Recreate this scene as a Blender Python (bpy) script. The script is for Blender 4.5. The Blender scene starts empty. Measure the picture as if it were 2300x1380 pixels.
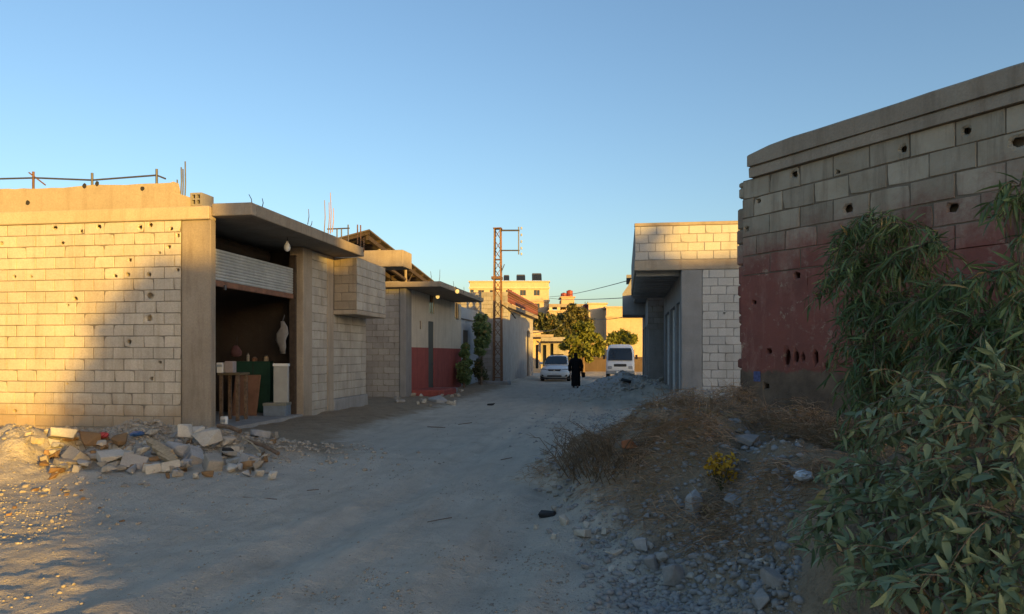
import bpy, bmesh, math, random
import numpy as np
from mathutils import Vector, Matrix
R = math.radians
rnd = random.Random(7)
nprng = np.random.default_rng(11)
scene = bpy.context.scene
C = scene.collection

# ------------------------------------------------------------------ camera
FPX, CX, HY, CAMH, YAW = 1661.0, 1150.0, 795.0, 1.6, R(8.6)   # photo pixels, horizon row, eye height
cam_d = bpy.data.cameras.new('camera')
cam_d.sensor_width = 36.0
cam_d.lens = 36.0*FPX/2300.0
cam_d.shift_y = (HY-690.0)/2300.0
cam_d.clip_start = 0.05
cam_d.clip_end = 5000
cam = bpy.data.objects.new('camera', cam_d)
cam.location = (0, 0, CAMH)
cam.rotation_euler = (R(90), 0, YAW)
C.objects.link(cam)
scene.camera = cam

# ------------------------------------------------------------------ light
SUN_EL = R(5.0)
SX, SY = 0.702, -0.712                     # horizontal direction towards the sun (behind, to the right)
world = bpy.data.worlds.new('World')
scene.world = world
world.use_nodes = True
wn = world.node_tree
bg = wn.nodes['Background']
sky = wn.nodes.new('ShaderNodeTexSky')
sky.sky_type = 'NISHITA'
sky.sun_disc = False
sky.sun_elevation = SUN_EL
sky.sun_rotation = math.atan2(SX, SY)
sky.altitude = 600
sky.air_density = 1.0
sky.dust_density = 2.5
sky.ozone_density = 2.0
tint = wn.nodes.new('ShaderNodeMix'); tint.data_type = 'RGBA'; tint.blend_type = 'MULTIPLY'; tint.inputs[0].default_value = 1
tint.inputs[7].default_value = (1.0, 1.0, 1.03, 1)
wn.links.new(sky.outputs[0], tint.inputs[6])
wn.links.new(tint.outputs[2], bg.inputs[0])
bg.inputs[1].default_value = 0.15
sun_d = bpy.data.lights.new('sun', 'SUN')
sun_d.energy = 4.15
sun_d.angle = R(0.53)
sun_d.color = (1.0, 0.565, 0.085)
sun = bpy.data.objects.new('sun', sun_d)
sd = Vector((SX*math.cos(SUN_EL), SY*math.cos(SUN_EL), math.sin(SUN_EL)))
sun.rotation_euler = sd.to_track_quat('Z', 'Y').to_euler()
sun.location = (30, -30, 30)
C.objects.link(sun)
scene.view_settings.view_transform = 'Standard'
scene.view_settings.look = 'None'
scene.view_settings.gamma = 1
scene.view_settings.exposure = 1.23
scene.view_settings.use_curve_mapping = False
scene.cycles.max_bounces = 6

# ------------------------------------------------------------------ pixel to place
CO, SI = math.cos(YAW), math.sin(YAW)
def ray(px, py=HY):
    a = (px-CX)/FPX
    return (a*CO-SI, a*SI+CO, (HY-py)/FPX)
def onY(px, py, Y):
    d = ray(px, py); t = Y/d[1]
    return Vector((d[0]*t, Y, CAMH+d[2]*t))
def onX(px, py, X):
    d = ray(px, py); t = X/d[0]
    return Vector((X, d[1]*t, CAMH+d[2]*t))
def atD(px, py, D):
    d = ray(px, py)
    return Vector((d[0]*D, d[1]*D, CAMH+d[2]*D))

# ------------------------------------------------------------------ noise
def _hash(ix, iy, s):
    h = (ix.astype(np.int64)*374761393 + iy.astype(np.int64)*668265263 + s*982451653) & 0xffffffff
    h = ((h ^ (h >> 13))*1274126177) & 0xffffffff
    return ((h ^ (h >> 16)) & 0xffff)/65535.0
def vnoise(x, y, s=0):
    x = np.asarray(x, float); y = np.asarray(y, float)
    ix = np.floor(x); iy = np.floor(y); fx = x-ix; fy = y-iy
    fx = fx*fx*(3-2*fx); fy = fy*fy*(3-2*fy)
    a = _hash(ix, iy, s); b = _hash(ix+1, iy, s); c = _hash(ix, iy+1, s); d = _hash(ix+1, iy+1, s)
    return (a*(1-fx)+b*fx)*(1-fy)+(c*(1-fx)+d*fx)*fy - 0.5
def fbm(x, y, s=0, o=4):
    r = 0; a = 1; f = 1
    for k in range(o):
        r = r+a*vnoise(np.asarray(x)*f+k*17.3, np.asarray(y)*f-k*9.1, s+k); a *= 0.5; f *= 2.03
    return r
def sstep(e0, e1, x):
    t = np.clip((x-e0)/(e1-e0), 0, 1)
    return t*t*(3-2*t)
def bump(x, y, cx, cy, rx, ry, ang=0.0):
    c, s = math.cos(ang), math.sin(ang)
    u = ((x-cx)*c+(y-cy)*s)/rx; v = (-(x-cx)*s+(y-cy)*c)/ry
    return np.exp(-(u*u+v*v))

GX = -7.31          # street face of the left row
GYW = 12.25         # camera side wall of the garage
# red wall on the right: far corner and direction
RWC = (1.53, 10.1); RWD = (0.590, -0.807)
def red_dist(x, y):  # distance in front of the red wall (street side), and coordinate along it
    dx, dy = x-RWC[0], y-RWC[1]
    n = -(dx*0.807+dy*0.590)
    t = dx*RWD[0]+dy*RWD[1]
    return n, t
def hgt(x, y):
    x = np.asarray(x, float); y = np.asarray(y, float)
    r = np.hypot(x, y)
    h = 0.06*fbm(x*0.35, y*0.35, 3, 3)
    fine = sstep(90, 30, r)
    h = h+fine*(0.030*fbm(x*1.3, y*1.3, 9, 3)+0.017*fbm(x*5, y*5, 21, 4))
    # tyre ruts along the road
    rc = -1.45+0.035*y+0.25*np.sin(y*0.13)
    for off in (-1.5, 0.1):
        u = x-rc-off
        h = h-0.05*np.exp(-(u/0.22)**2)*fine+0.025*np.exp(-((np.abs(u)-0.42)/0.16)**2)*fine
    # left verge rises to the houses
    v = sstep(-4.3, -6.6, x)*sstep(8.0, 12.0, y)
    h = h+0.13*v
    h = h+v*0.05*fbm(x*2.2, y*2.2, 33, 3)
    # rubble heap against the garage
    hp = 0.15*bump(x, y, -8.4, 11.2, 2.2, 0.8)+0.15*bump(x, y, -7.0, 10.7, 1.8, 0.8)+0.46*bump(x, y, -8.6, 9.0, 0.8, 1.2, 0.3)+0.15*bump(x, y, -7.2, 9.4, 1.0, 1.0)
    h = h+hp*(1+0.9*fbm(x*2.6, y*2.6, 51, 4))
    # rough churned ground at the lower left
    rg = sstep(-1.8, -3.8, x)*sstep(8.5, 5.5, y)
    h = h+rg*(0.022*fbm(x*2.6+3, y*4.0, 71, 4)+0.016*fbm(x*9, y*11, 73, 3))
    # mound in front of the red wall
    n, t = red_dist(x, y)
    nn = n-0.36*np.clip(t, 0, 4.5)
    ln = sstep(3.0, 1.5, nn+0.7*fbm(x*1.1, y*1.1, 61, 3))*sstep(-1.7, -0.3, t+0.6*fbm(x*1.3, y*1.3, 63, 2))*sstep(15, 9, t)
    h = h+0.84*ln+ln*(0.30*fbm(x*1.8, y*1.8, 81, 4)+0.10*fbm(x*6, y*6, 83, 3))
    # gravel spread between mound and next building
    h = h+0.42*bump(x, y, 1.2, 17.2, 1.5, 1.9)*(1+0.4*fbm(x*2, y*2, 91, 3))+0.42*bump(x, y, 3.2, 15.5, 2.4, 3.0)
    h = h+0.28*sstep(0.3, 2.0, x)*sstep(15, 18, y)*sstep(60, 40, y)
    # pale gravel heap on the street
    h = h+0.82*bump(x, y, -0.05, 30.0, 1.6, 1.8)*(1+0.3*fbm(x*2, y*2, 95, 3))+0.42*bump(x, y, 0.6, 26.5, 1.0, 2.6)*(1+0.8*fbm(x*2.5, y*2.5, 97, 3))
    return h
def hz(x, y):
    return float(hgt(np.array([x]), np.array([y]))[0])
def gp(px, py):
    """where the line of sight through a photo pixel meets the ground"""
    d = ray(px, py)
    ts = 1.5*np.power(1.006, np.arange(0, 640))
    x = d[0]*ts; y = d[1]*ts; z = CAMH+d[2]*ts
    g = hgt(x, y)
    k = np.nonzero(z <= g)[0]
    k = k[0] if len(k) else len(ts)-1
    return Vector((x[k], y[k], g[k]))

# ------------------------------------------------------------------ materials
MATS = {}
def new_mat(name):
    m = bpy.data.materials.new(name); m.use_nodes = True
    MATS[name] = m
    nt = m.node_tree
    return m, nt, nt.nodes['Principled BSDF']
def N(nt, t, **kw):
    n = nt.nodes.new(t)
    for k, v in kw.items():
        setattr(n, k, v)
    return n
def L(nt, a, b):
    nt.links.new(a, b)
def noise(nt, vec, scale, detail=4, rough=0.55):
    n = N(nt, 'ShaderNodeTexNoise'); n.inputs['Scale'].default_value = scale
    n.inputs['Detail'].default_value = detail; n.inputs['Roughness'].default_value = rough
    L(nt, vec, n.inputs['Vector'])
    return n.outputs['Fac']
def ramp(nt, fac, p0, p1, c0=(0, 0, 0, 1), c1=(1, 1, 1, 1)):
    r = N(nt, 'ShaderNodeValToRGB'); e = r.color_ramp.elements
    e[0].position = p0; e[1].position = p1; e[0].color = c0; e[1].color = c1
    L(nt, fac, r.inputs[0])
    return r.outputs[0]
def mix(nt, fac, a, b, mode='MIX'):
    m = N(nt, 'ShaderNodeMix'); m.data_type = 'RGBA'; m.blend_type = mode
    for s, v in ((m.inputs[0], fac), (m.inputs[6], a), (m.inputs[7], b)):
        if isinstance(v, (int, float)):
            s.default_value = v
        elif isinstance(v, tuple):
            s.default_value = v if len(v) == 4 else (*v, 1)
        else:
            L(nt, v, s)
    return m.outputs[2]
def math_n(nt, op, a, b=None, clamp=False):
    m = N(nt, 'ShaderNodeMath'); m.operation = op; m.use_clamp = clamp
    for i, v in enumerate((a, b)):
        if v is None: continue
        if isinstance(v, (int, float)): m.inputs[i].default_value = v
        else: L(nt, v, m.inputs[i])
    return m.outputs[0]
def stretched(nt, vec, sx, sy, sz):
    m = N(nt, 'ShaderNodeMapping'); m.inputs['Scale'].default_value = (sx, sy, sz)
    L(nt, vec, m.inputs['Vector'])
    return m.outputs[0]
def masonry(name, c1, c2, stain=(0.12, 0.10, 0.08), stain_amt=0.45, scale=2.2, rand=0.16, rough=0.92, bumpd=0.5, fine=38, splash=0.0):
    """block, concrete or plaster: two tones in patches, streaks and blotches, fine relief, tint per piece"""
    m, nt, b = new_mat(name)
    pos = N(nt, 'ShaderNodeNewGeometry').outputs['Position']
    base = mix(nt, ramp(nt, noise(nt, pos, scale, 6, 0.6), 0.32, 0.68), c1, c2)
    base = mix(nt, ramp(nt, noise(nt, pos, fine, 3, 0.7), 0.3, 0.75), base, mix(nt, 0.5, base, (0.5*c1[0], 0.5*c1[1], 0.5*c1[2])), 'MIX')
    st = ramp(nt, noise(nt, stretched(nt, pos, 3.2, 3.2, 0.35), 1.6, 5, 0.65), 0.50, 0.72)
    st2 = ramp(nt, noise(nt, pos, 0.9, 6, 0.7), 0.52, 0.75)
    base = mix(nt, math_n(nt, 'MULTIPLY', st, stain_amt), base, stain)
    base = mix(nt, math_n(nt, 'MULTIPLY', st2, stain_amt*0.6), base, stain)
    if splash:      # soil splashed up the foot of the wall
        sp_ = N(nt, 'ShaderNodeSeparateXYZ'); L(nt, pos, sp_.inputs[0])
        zz_ = math_n(nt, 'ADD', sp_.outputs[2], math_n(nt, 'MULTIPLY', math_n(nt, 'SUBTRACT', noise(nt, pos, 1.2, 7, 0.7), 0.5), 1.3))
        sm = N(nt, 'ShaderNodeMapRange'); L(nt, zz_, sm.inputs[0]); sm.inputs[1].default_value = splash*0.55; sm.inputs[2].default_value = splash*1.25; sm.inputs[3].default_value = 0.62; sm.inputs[4].default_value = 0.0
        base = mix(nt, sm.outputs[0], base, (0.30, 0.20, 0.11))
    oi = N(nt, 'ShaderNodeObjectInfo')
    mr = N(nt, 'ShaderNodeMapRange'); L(nt, oi.outputs['Random'], mr.inputs[0])
    mr.inputs[3].default_value = 1-rand; mr.inputs[4].default_value = 1+rand*0.7
    hsv = N(nt, 'ShaderNodeHueSaturation'); L(nt, base, hsv.inputs['Color']); L(nt, mr.outputs[0], hsv.inputs['Value'])
    L(nt, hsv.outputs[0], b.inputs['Base Color'])
    b.inputs['Roughness'].default_value = rough
    b.inputs['Specular IOR Level'].default_value = 0.15
    bp = N(nt, 'ShaderNodeBump'); bp.inputs['Strength'].default_value = bumpd; bp.inputs['Distance'].default_value = 0.012
    hgtf = math_n(nt, 'ADD', noise(nt, pos, fine*0.5, 5, 0.7), math_n(nt, 'MULTIPLY', noise(nt, pos, fine*2.5, 2), 0.5))
    L(nt, hgtf, bp.inputs['Height']); L(nt, bp.outputs[0], b.inputs['Normal'])
    return m
def plain(name, col, rough=0.6, metal=0.0, var=0.15, scale=8, bumpd=0.0, spec=0.3):
    m, nt, b = new_mat(name)
    pos = N(nt, 'ShaderNodeNewGeometry').outputs['Position']
    k = 1-var
    c = mix(nt, ramp(nt, noise(nt, pos, scale, 4), 0.3, 0.7), (col[0]*k, col[1]*k, col[2]*k), tuple(min(1, v*(1+var*0.6)) for v in col))
    L(nt, c, b.inputs['Base Color'])
    b.inputs['Roughness'].default_value = rough; b.inputs['Metallic'].default_value = metal
    b.inputs['Specular IOR Level'].default_value = spec
    if bumpd:
        bp = N(nt, 'ShaderNodeBump'); bp.inputs['Strength'].default_value = bumpd; bp.inputs['Distance'].default_value = 0.01
        L(nt, noise(nt, pos, scale*4, 4), bp.inputs['Height']); L(nt, bp.outputs[0], b.inputs['Normal'])
    return m
def leafy(name, c1, c2, trans=0.25, rough=0.45):
    m, nt, b = new_mat(name)
    pos = N(nt, 'ShaderNodeNewGeometry').outputs['Position']
    g = N(nt, 'ShaderNodeNewGeometry')
    c = mix(nt, ramp(nt, noise(nt, pos, 5.0, 3), 0.3, 0.7), c1, c2)
    oi = N(nt, 'ShaderNodeObjectInfo')
    rv = math_n(nt, 'FRACT', math_n(nt, 'ADD', g.outputs['Random Per Island'], math_n(nt, 'MULTIPLY', oi.outputs['Random'], 7.31)))
    c = mix(nt, math_n(nt, 'MULTIPLY', rv, 0.75), mix(nt, 0.35, c, (0.02, 0.03, 0.015)), (c2[0]*1.45, c2[1]*1.25, c2[2]*1.15))
    c = mix(nt, ramp(nt, rv, 0.955, 0.965), c, (0.30, 0.21, 0.08))
    L(nt, c, b.inputs['Base Color']); b.inputs['Roughness'].default_value = rough
    b.inputs['Specular IOR Level'].default_value = 0.35
    tr = N(nt, 'ShaderNodeBsdfTranslucent'); L(nt, c, tr.inputs['Color'])
    ms = N(nt, 'ShaderNodeMixShader'); ms.inputs[0].default_value = trans
    L(nt, b.outputs[0], ms.inputs[1]); L(nt, tr.outputs[0], ms.inputs[2])
    L(nt, ms.outputs[0], nt.nodes['Material Output'].inputs['Surface'])
    return m

M_BLOCK = masonry('garage_block', (0.58, 0.52, 0.43), (0.51, 0.455, 0.375), (0.30, 0.23, 0.15), 0.45, rand=0.11, bumpd=0.7, splash=0.75)
M_BEAM = masonry('beam_concrete', (0.50, 0.42, 0.31), (0.42, 0.35, 0.25), (0.26, 0.19, 0.12), 0.5, scale=1.6)
M_FBLOCK = masonry('weathered_block', (0.50, 0.46, 0.40), (0.39, 0.355, 0.30), (0.24, 0.19, 0.14), 0.5, rand=0.10)
M_MORTAR = masonry('mortar', (0.30, 0.26, 0.21), (0.17, 0.15, 0.12), rand=0.0)
M_CONC = masonry('bare_concrete', (0.41, 0.345, 0.27), (0.32, 0.265, 0.205), (0.18, 0.135, 0.095), 0.55, scale=1.6)
M_CONC2 = masonry('grey_concrete', (0.33, 0.32, 0.31), (0.26, 0.25, 0.24), (0.15, 0.14, 0.13), 0.4)
M_WBLOCK = masonry('pale_block', (0.58, 0.55, 0.51), (0.50, 0.47, 0.43), (0.32, 0.28, 0.23), 0.32, rand=0.09)
M_WMORTAR = masonry('pale_mortar', (0.36, 0.34, 0.32), (0.28, 0.27, 0.25), rand=0.0)
M_GBLOCK = masonry('grey_block', (0.40, 0.38, 0.36), (0.32, 0.30, 0.28), (0.18, 0.16, 0.14), 0.5)
M_CREAM = masonry('cream_paint', (0.74, 0.66, 0.53), (0.66, 0.58, 0.46), (0.32, 0.26, 0.19), 0.4, bumpd=0.3)
M_REDP = masonry('red_dado_paint', (0.36, 0.10, 0.085), (0.29, 0.08, 0.07), (0.12, 0.04, 0.035), 0.4, bumpd=0.3)
M_BLUEW = masonry('pale_blue_paint', (0.50, 0.55, 0.60), (0.42, 0.48, 0.54), (0.30, 0.30, 0.30), 0.3)
M_FAR = masonry('far_render', (0.62, 0.48, 0.34), (0.54, 0.42, 0.29), (0.34, 0.28, 0.2), 0.35, scale=0.6, fine=6, bumpd=0.2)
M_FAR2 = masonry('far_stone', (0.56, 0.42, 0.28), (0.48, 0.36, 0.24), (0.28, 0.22, 0.16), 0.4, scale=0.5, fine=5, bumpd=0.2)
M_WJOINT = masonry('weathered_joint', (0.24, 0.20, 0.15), (0.17, 0.14, 0.11), rand=0.0)
M_DKRUST = plain('dark_frame_steel', (0.065, 0.047, 0.036), 0.75, 0.2, 0.3, 10)
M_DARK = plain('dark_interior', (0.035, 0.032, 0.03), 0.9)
M_RUST = plain('rusty_steel', (0.19, 0.105, 0.06), 0.75, 0.3, 0.4, 14)
M_STEEL = plain('grey_steel', (0.10, 0.10, 0.11), 0.6, 0.5)
M_SHUT = plain('galvanised_shutter', (0.43, 0.44, 0.43), 0.55, 0.25, 0.2, 3)
M_SHRAIL = plain('shutter_rail', (0.22, 0.11, 0.07), 0.7, 0.1, 0.35, 6)
M_WHITE = plain('white_paint', (0.72, 0.72, 0.70), 0.6, 0, 0.1)
M_DOOR = plain('dark_door', (0.03, 0.028, 0.03), 0.5)
M_DOORB = plain('blue_grey_door', (0.36, 0.42, 0.48), 0.5, 0.2, 0.12, 2)
M_GLASS = plain('dark_glass', (0.02, 0.025, 0.03), 0.08, 0, 0.1, 3, spec=0.8)
M_BARK = plain('bark', (0.16, 0.11, 0.075), 0.9, 0, 0.4, 12, 0.6)
M_SHEET = plain('roof_sheet', (0.12, 0.10, 0.085), 0.7, 0.3, 0.3, 2)
M_ROCK = masonry('rubble_stone', (0.46, 0.41, 0.34), (0.34, 0.30, 0.25), (0.22, 0.18, 0.13), 0.4, scale=6, rand=0.28)
M_ROCKB = masonry('brown_clod', (0.30, 0.19, 0.10), (0.22, 0.14, 0.08), (0.14, 0.09, 0.05), 0.4, scale=6, rand=0.25)
M_ROCKW = masonry('white_plaster_chunk', (0.56, 0.52, 0.45), (0.46, 0.42, 0.36), (0.36, 0.30, 0.23), 0.35, scale=6, rand=0.15)
M_ROCKG = masonry('grey_stone', (0.40, 0.39, 0.38), (0.31, 0.30, 0.29), (0.20, 0.18, 0.16), 0.4, scale=5, rand=0.2)
M_LEAF = leafy('eucalyptus_leaf', (0.080, 0.150, 0.060), (0.145, 0.220, 0.085))
M_LEAFB = leafy('broad_leaf', (0.130, 0.205, 0.105), (0.235, 0.300, 0.160))
M_LEAFY = leafy('citrus_leaf', (0.09, 0.135, 0.022), (0.17, 0.195, 0.035))
M_LEAFD = leafy('dark_leaf', (0.05, 0.075, 0.03), (0.09, 0.10, 0.04))
M_STRAW = leafy('dry_stalk', (0.30, 0.205, 0.125), (0.40, 0.285, 0.18), 0.15, 0.8)
M_BLACK = plain('black_cloth', (0.012, 0.012, 0.014), 0.9, 0, 0.3, 10, spec=0.05)
M_SKIN = plain('skin', (0.42, 0.26, 0.18), 0.55)
M_CARW = plain('white_car_paint', (0.66, 0.68, 0.70), 0.25, 0, 0.04, 2, spec=0.6)
M_TYRE = plain('tyre_rubber', (0.02, 0.02, 0.02), 0.8)
M_LAMP = plain('headlamp', (0.35, 0.37, 0.40), 0.1, 0.2, 0.1, spec=0.9)
M_CHROME = plain('dull_chrome', (0.45, 0.46, 0.48), 0.25, 0.9)

# red painted wall: paint fades upwards into bare block, by height on the wall
m, nt, b = new_mat('red_wall_paint'); M_RWALL = m
pos = N(nt, 'ShaderNodeNewGeometry').outputs['Position']
sep = N(nt, 'ShaderNodeSeparateXYZ'); L(nt, pos, sep.inputs[0])
grey = mix(nt, ramp(nt, noise(nt, pos, 2.4, 6, 0.6), 0.3, 0.7), (0.32, 0.27, 0.20), (0.43, 0.375, 0.295))
grey = mix(nt, math_n(nt, 'MULTIPLY', ramp(nt, noise(nt, stretched(nt, pos, 4, 4, 0.4), 1.8, 5, 0.7), 0.5, 0.7), 0.55), grey, (0.15, 0.12, 0.09))
red = mix(nt, ramp(nt, noise(nt, pos, 1.7, 6, 0.65), 0.35, 0.7), (0.25, 0.095, 0.075), (0.185, 0.078, 0.064))
red = mix(nt, math_n(nt, 'MULTIPLY', ramp(nt, noise(nt, pos, 9, 5, 0.7), 0.58, 0.66), 0.5), red, (0.33, 0.22, 0.17))
red = mix(nt, math_n(nt, 'MULTIPLY', ramp(nt, noise(nt, stretched(nt, pos, 3, 3, 0.8), 1.3, 7, 0.75), 0.52, 0.60), 0.55), red, (0.30, 0.145, 0.115))
red = mix(nt, math_n(nt, 'MULTIPLY', ramp(nt, noise(nt, pos, 2.9, 7, 0.78), 0.60, 0.64), 0.8), red, (0.36, 0.27, 0.20))
dirt = mix(nt, ramp(nt, noise(nt, pos, 3.0, 6, 0.65), 0.35, 0.65), (0.21, 0.15, 0.105), (0.11, 0.082, 0.062))
wob = math_n(nt, 'MULTIPLY', math_n(nt, 'SUBTRACT', noise(nt, pos, 1.1, 8, 0.78), 0.5), 1.9)
zz = math_n(nt, 'ADD', sep.outputs[2], wob)
mr = N(nt, 'ShaderNodeMapRange'); L(nt, zz, mr.inputs[0]); mr.inputs[1].default_value = 2.6; mr.inputs[2].default_value = 3.5; mr.interpolation_type = 'SMOOTHSTEP'
col = mix(nt, mr.outputs[0], red, grey)
zz2 = math_n(nt, 'ADD', sep.outputs[2], math_n(nt, 'MULTIPLY', wob, 0.22))
mr2 = N(nt, 'ShaderNodeMapRange'); L(nt, zz2, mr2.inputs[0]); mr2.inputs[1].default_value = 1.38; mr2.inputs[2].default_value = 1.41
col = mix(nt, mr2.outputs[0], dirt, col)
oi = N(nt, 'ShaderNodeObjectInfo'); mro = N(nt, 'ShaderNodeMapRange'); L(nt, oi.outputs['Random'], mro.inputs[0]); mro.inputs[3].default_value = 0.78; mro.inputs[4].default_value = 1.18
hsv = N(nt, 'ShaderNodeHueSaturation'); L(nt, col, hsv.inputs['Color']); L(nt, mro.outputs[0], hsv.inputs['Value'])
L(nt, hsv.outputs[0], b.inputs['Base Color']); b.inputs['Roughness'].default_value = 0.95; b.inputs['Specular IOR Level'].default_value = 0.1
bp = N(nt, 'ShaderNodeBump'); bp.inputs['Strength'].default_value = 0.6; bp.inputs['Distance'].default_value = 0.015
L(nt, math_n(nt, 'ADD', noise(nt, pos, 14, 6, 0.7), noise(nt, pos, 3.5, 4, 0.6)), bp.inputs['Height']); L(nt, bp.outputs[0], b.inputs['Normal'])

# ground: pale dust, brown soil on the verge and the mound, grit
m, nt, b = new_mat('dusty_ground'); M_GROUND = m
pos = N(nt, 'ShaderNodeNewGeometry').outputs['Position']
at = N(nt, 'ShaderNodeAttribute'); at.attribute_name = 'soil'
asep = N(nt, 'ShaderNodeSeparateColor'); L(nt, at.outputs['Color'], asep.inputs[0])
dust = mix(nt, ramp(nt, noise(nt, pos, 0.7, 6, 0.6), 0.3, 0.7), (0.50, 0.45, 0.375), (0.60, 0.545, 0.455))
dust = mix(nt, math_n(nt, 'MULTIPLY', ramp(nt, noise(nt, stretched(nt, pos, 2.2, 0.45, 1), 2.0, 6, 0.7), 0.45, 0.7), 0.5), dust, (0.36, 0.315, 0.25))
blot = ramp(nt, noise(nt, pos, 1.6, 7, 0.72), 0.50, 0.66)
dust = mix(nt, math_n(nt, 'MULTIPLY', blot, 0.45), dust, (0.35, 0.305, 0.245))
trk = ramp(nt, noise(nt, stretched(nt, pos, 5.5, 0.16, 1), 1.0, 4, 0.6), 0.50, 0.62)
dust = mix(nt, math_n(nt, 'MULTIPLY', trk, 0.35), dust, (0.58, 0.51, 0.41))
grit = ramp(nt, noise(nt, pos, 45, 3, 0.8), 0.60, 0.72)
dust = mix(nt, math_n(nt, 'MULTIPLY', grit, 0.5), dust, (0.26, 0.24, 0.21))
grit2 = ramp(nt, noise(nt, pos, 70, 2, 0.8), 0.66, 0.74)
dust = mix(nt, math_n(nt, 'MULTIPLY', grit2, 0.5), dust, (0.55, 0.51, 0.45))
soil = mix(nt, ramp(nt, noise(nt, pos, 3, 6, 0.65), 0.3, 0.7), (0.27, 0.205, 0.14), (0.37, 0.295, 0.21))
soil = mix(nt, math_n(nt, 'MULTIPLY', ramp(nt, noise(nt, pos, 25, 4, 0.8), 0.5, 0.7), 0.6), soil, (0.14, 0.10, 0.07))
f1 = ramp(nt, math_n(nt, 'ADD', asep.outputs[0], math_n(nt, 'MULTIPLY', math_n(nt, 'SUBTRACT', noise(nt, pos, 2.3, 5, 0.7), 0.5), 0.9)), 0.3, 0.75)
col = mix(nt, f1, dust, soil)
col = mix(nt, asep.outputs[1], col, mix(nt, noise(nt, pos, 20, 3), (0.44, 0.43, 0.41), (0.56, 0.54, 0.51)))
L(nt, col, b.inputs['Base Color']); b.inputs['Roughness'].default_value = 1.0; b.inputs['Specular IOR Level'].default_value = 0.05
bp = N(nt, 'ShaderNodeBump'); bp.inputs['Strength'].default_value = 1.0; bp.inputs['Distance'].default_value = 0.06
vor = N(nt, 'ShaderNodeTexVoronoi'); vor.inputs['Scale'].default_value = 16; L(nt, pos, vor.inputs['Vector'])
stn = math_n(nt, 'MULTIPLY', ramp(nt, vor.outputs['Distance'], 0.12, 0.34, (1, 1, 1, 1), (0, 0, 0, 1)), ramp(nt, noise(nt, pos, 2.1, 4, 0.7), 0.48, 0.62))
L(nt, math_n(nt, 'ADD', math_n(nt, 'ADD', noise(nt, pos, 9, 6, 0.7), math_n(nt, 'MULTIPLY', stn, 0.35)), math_n(nt, 'MULTIPLY', noise(nt, pos, 48, 3, 0.7), 0.5)), bp.inputs['Height']); L(nt, bp.outputs[0], b.inputs['Normal'])

# ------------------------------------------------------------------ builders
def tag(o, label=None, cat=None, group=None, kind=None):
    if label: o['label'] = label
    if cat: o['category'] = cat
    if group: o['group'] = group
    if kind: o['kind'] = kind
    return o
def thing(name, loc, label, cat, group=None, rotz=0):
    o = bpy.data.objects.new(name, None); o.empty_display_size = 0.2
    C.objects.link(o); o.location = loc; o.rotation_euler = (0, 0, rotz)
    return tag(o, label, cat, group)
def wloc(o):
    v = Vector((0, 0, 0))
    while o is not None:
        v += o.location; o = o.parent
    return v
def inst(name, mesh, loc, parent=None, rot=(0, 0, 0), scale=(1, 1, 1)):
    o = bpy.data.objects.new(name, mesh); C.objects.link(o)
    o.location = Vector(loc)-(wloc(parent) if parent else Vector((0, 0, 0)))
    o.rotation_euler = rot; o.scale = scale
    if parent: o.parent = parent
    return o
class Frame:
    """a wall plane: u runs along it, d goes into it, z is up"""
    def __init__(s, o, phi):
        s.o = o; s.phi = phi; s.c = math.cos(phi); s.s = math.sin(phi)
    def pt(s, u, d, z):
        return (s.o[0]+u*s.c-d*s.s, s.o[1]+u*s.s+d*s.c, z)
    def px(s, px, py, d=0):
        r = ray(px, py); nx, ny = -s.s, s.c
        t = ((s.o[0]*nx+s.o[1]*ny)+d)/(r[0]*nx+r[1]*ny)
        x, y = r[0]*t, r[1]*t
        return ((x-s.o[0])*s.c+(y-s.o[1])*s.s, CAMH+r[2]*t)
WORLD = Frame((0, 0), 0)
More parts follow.
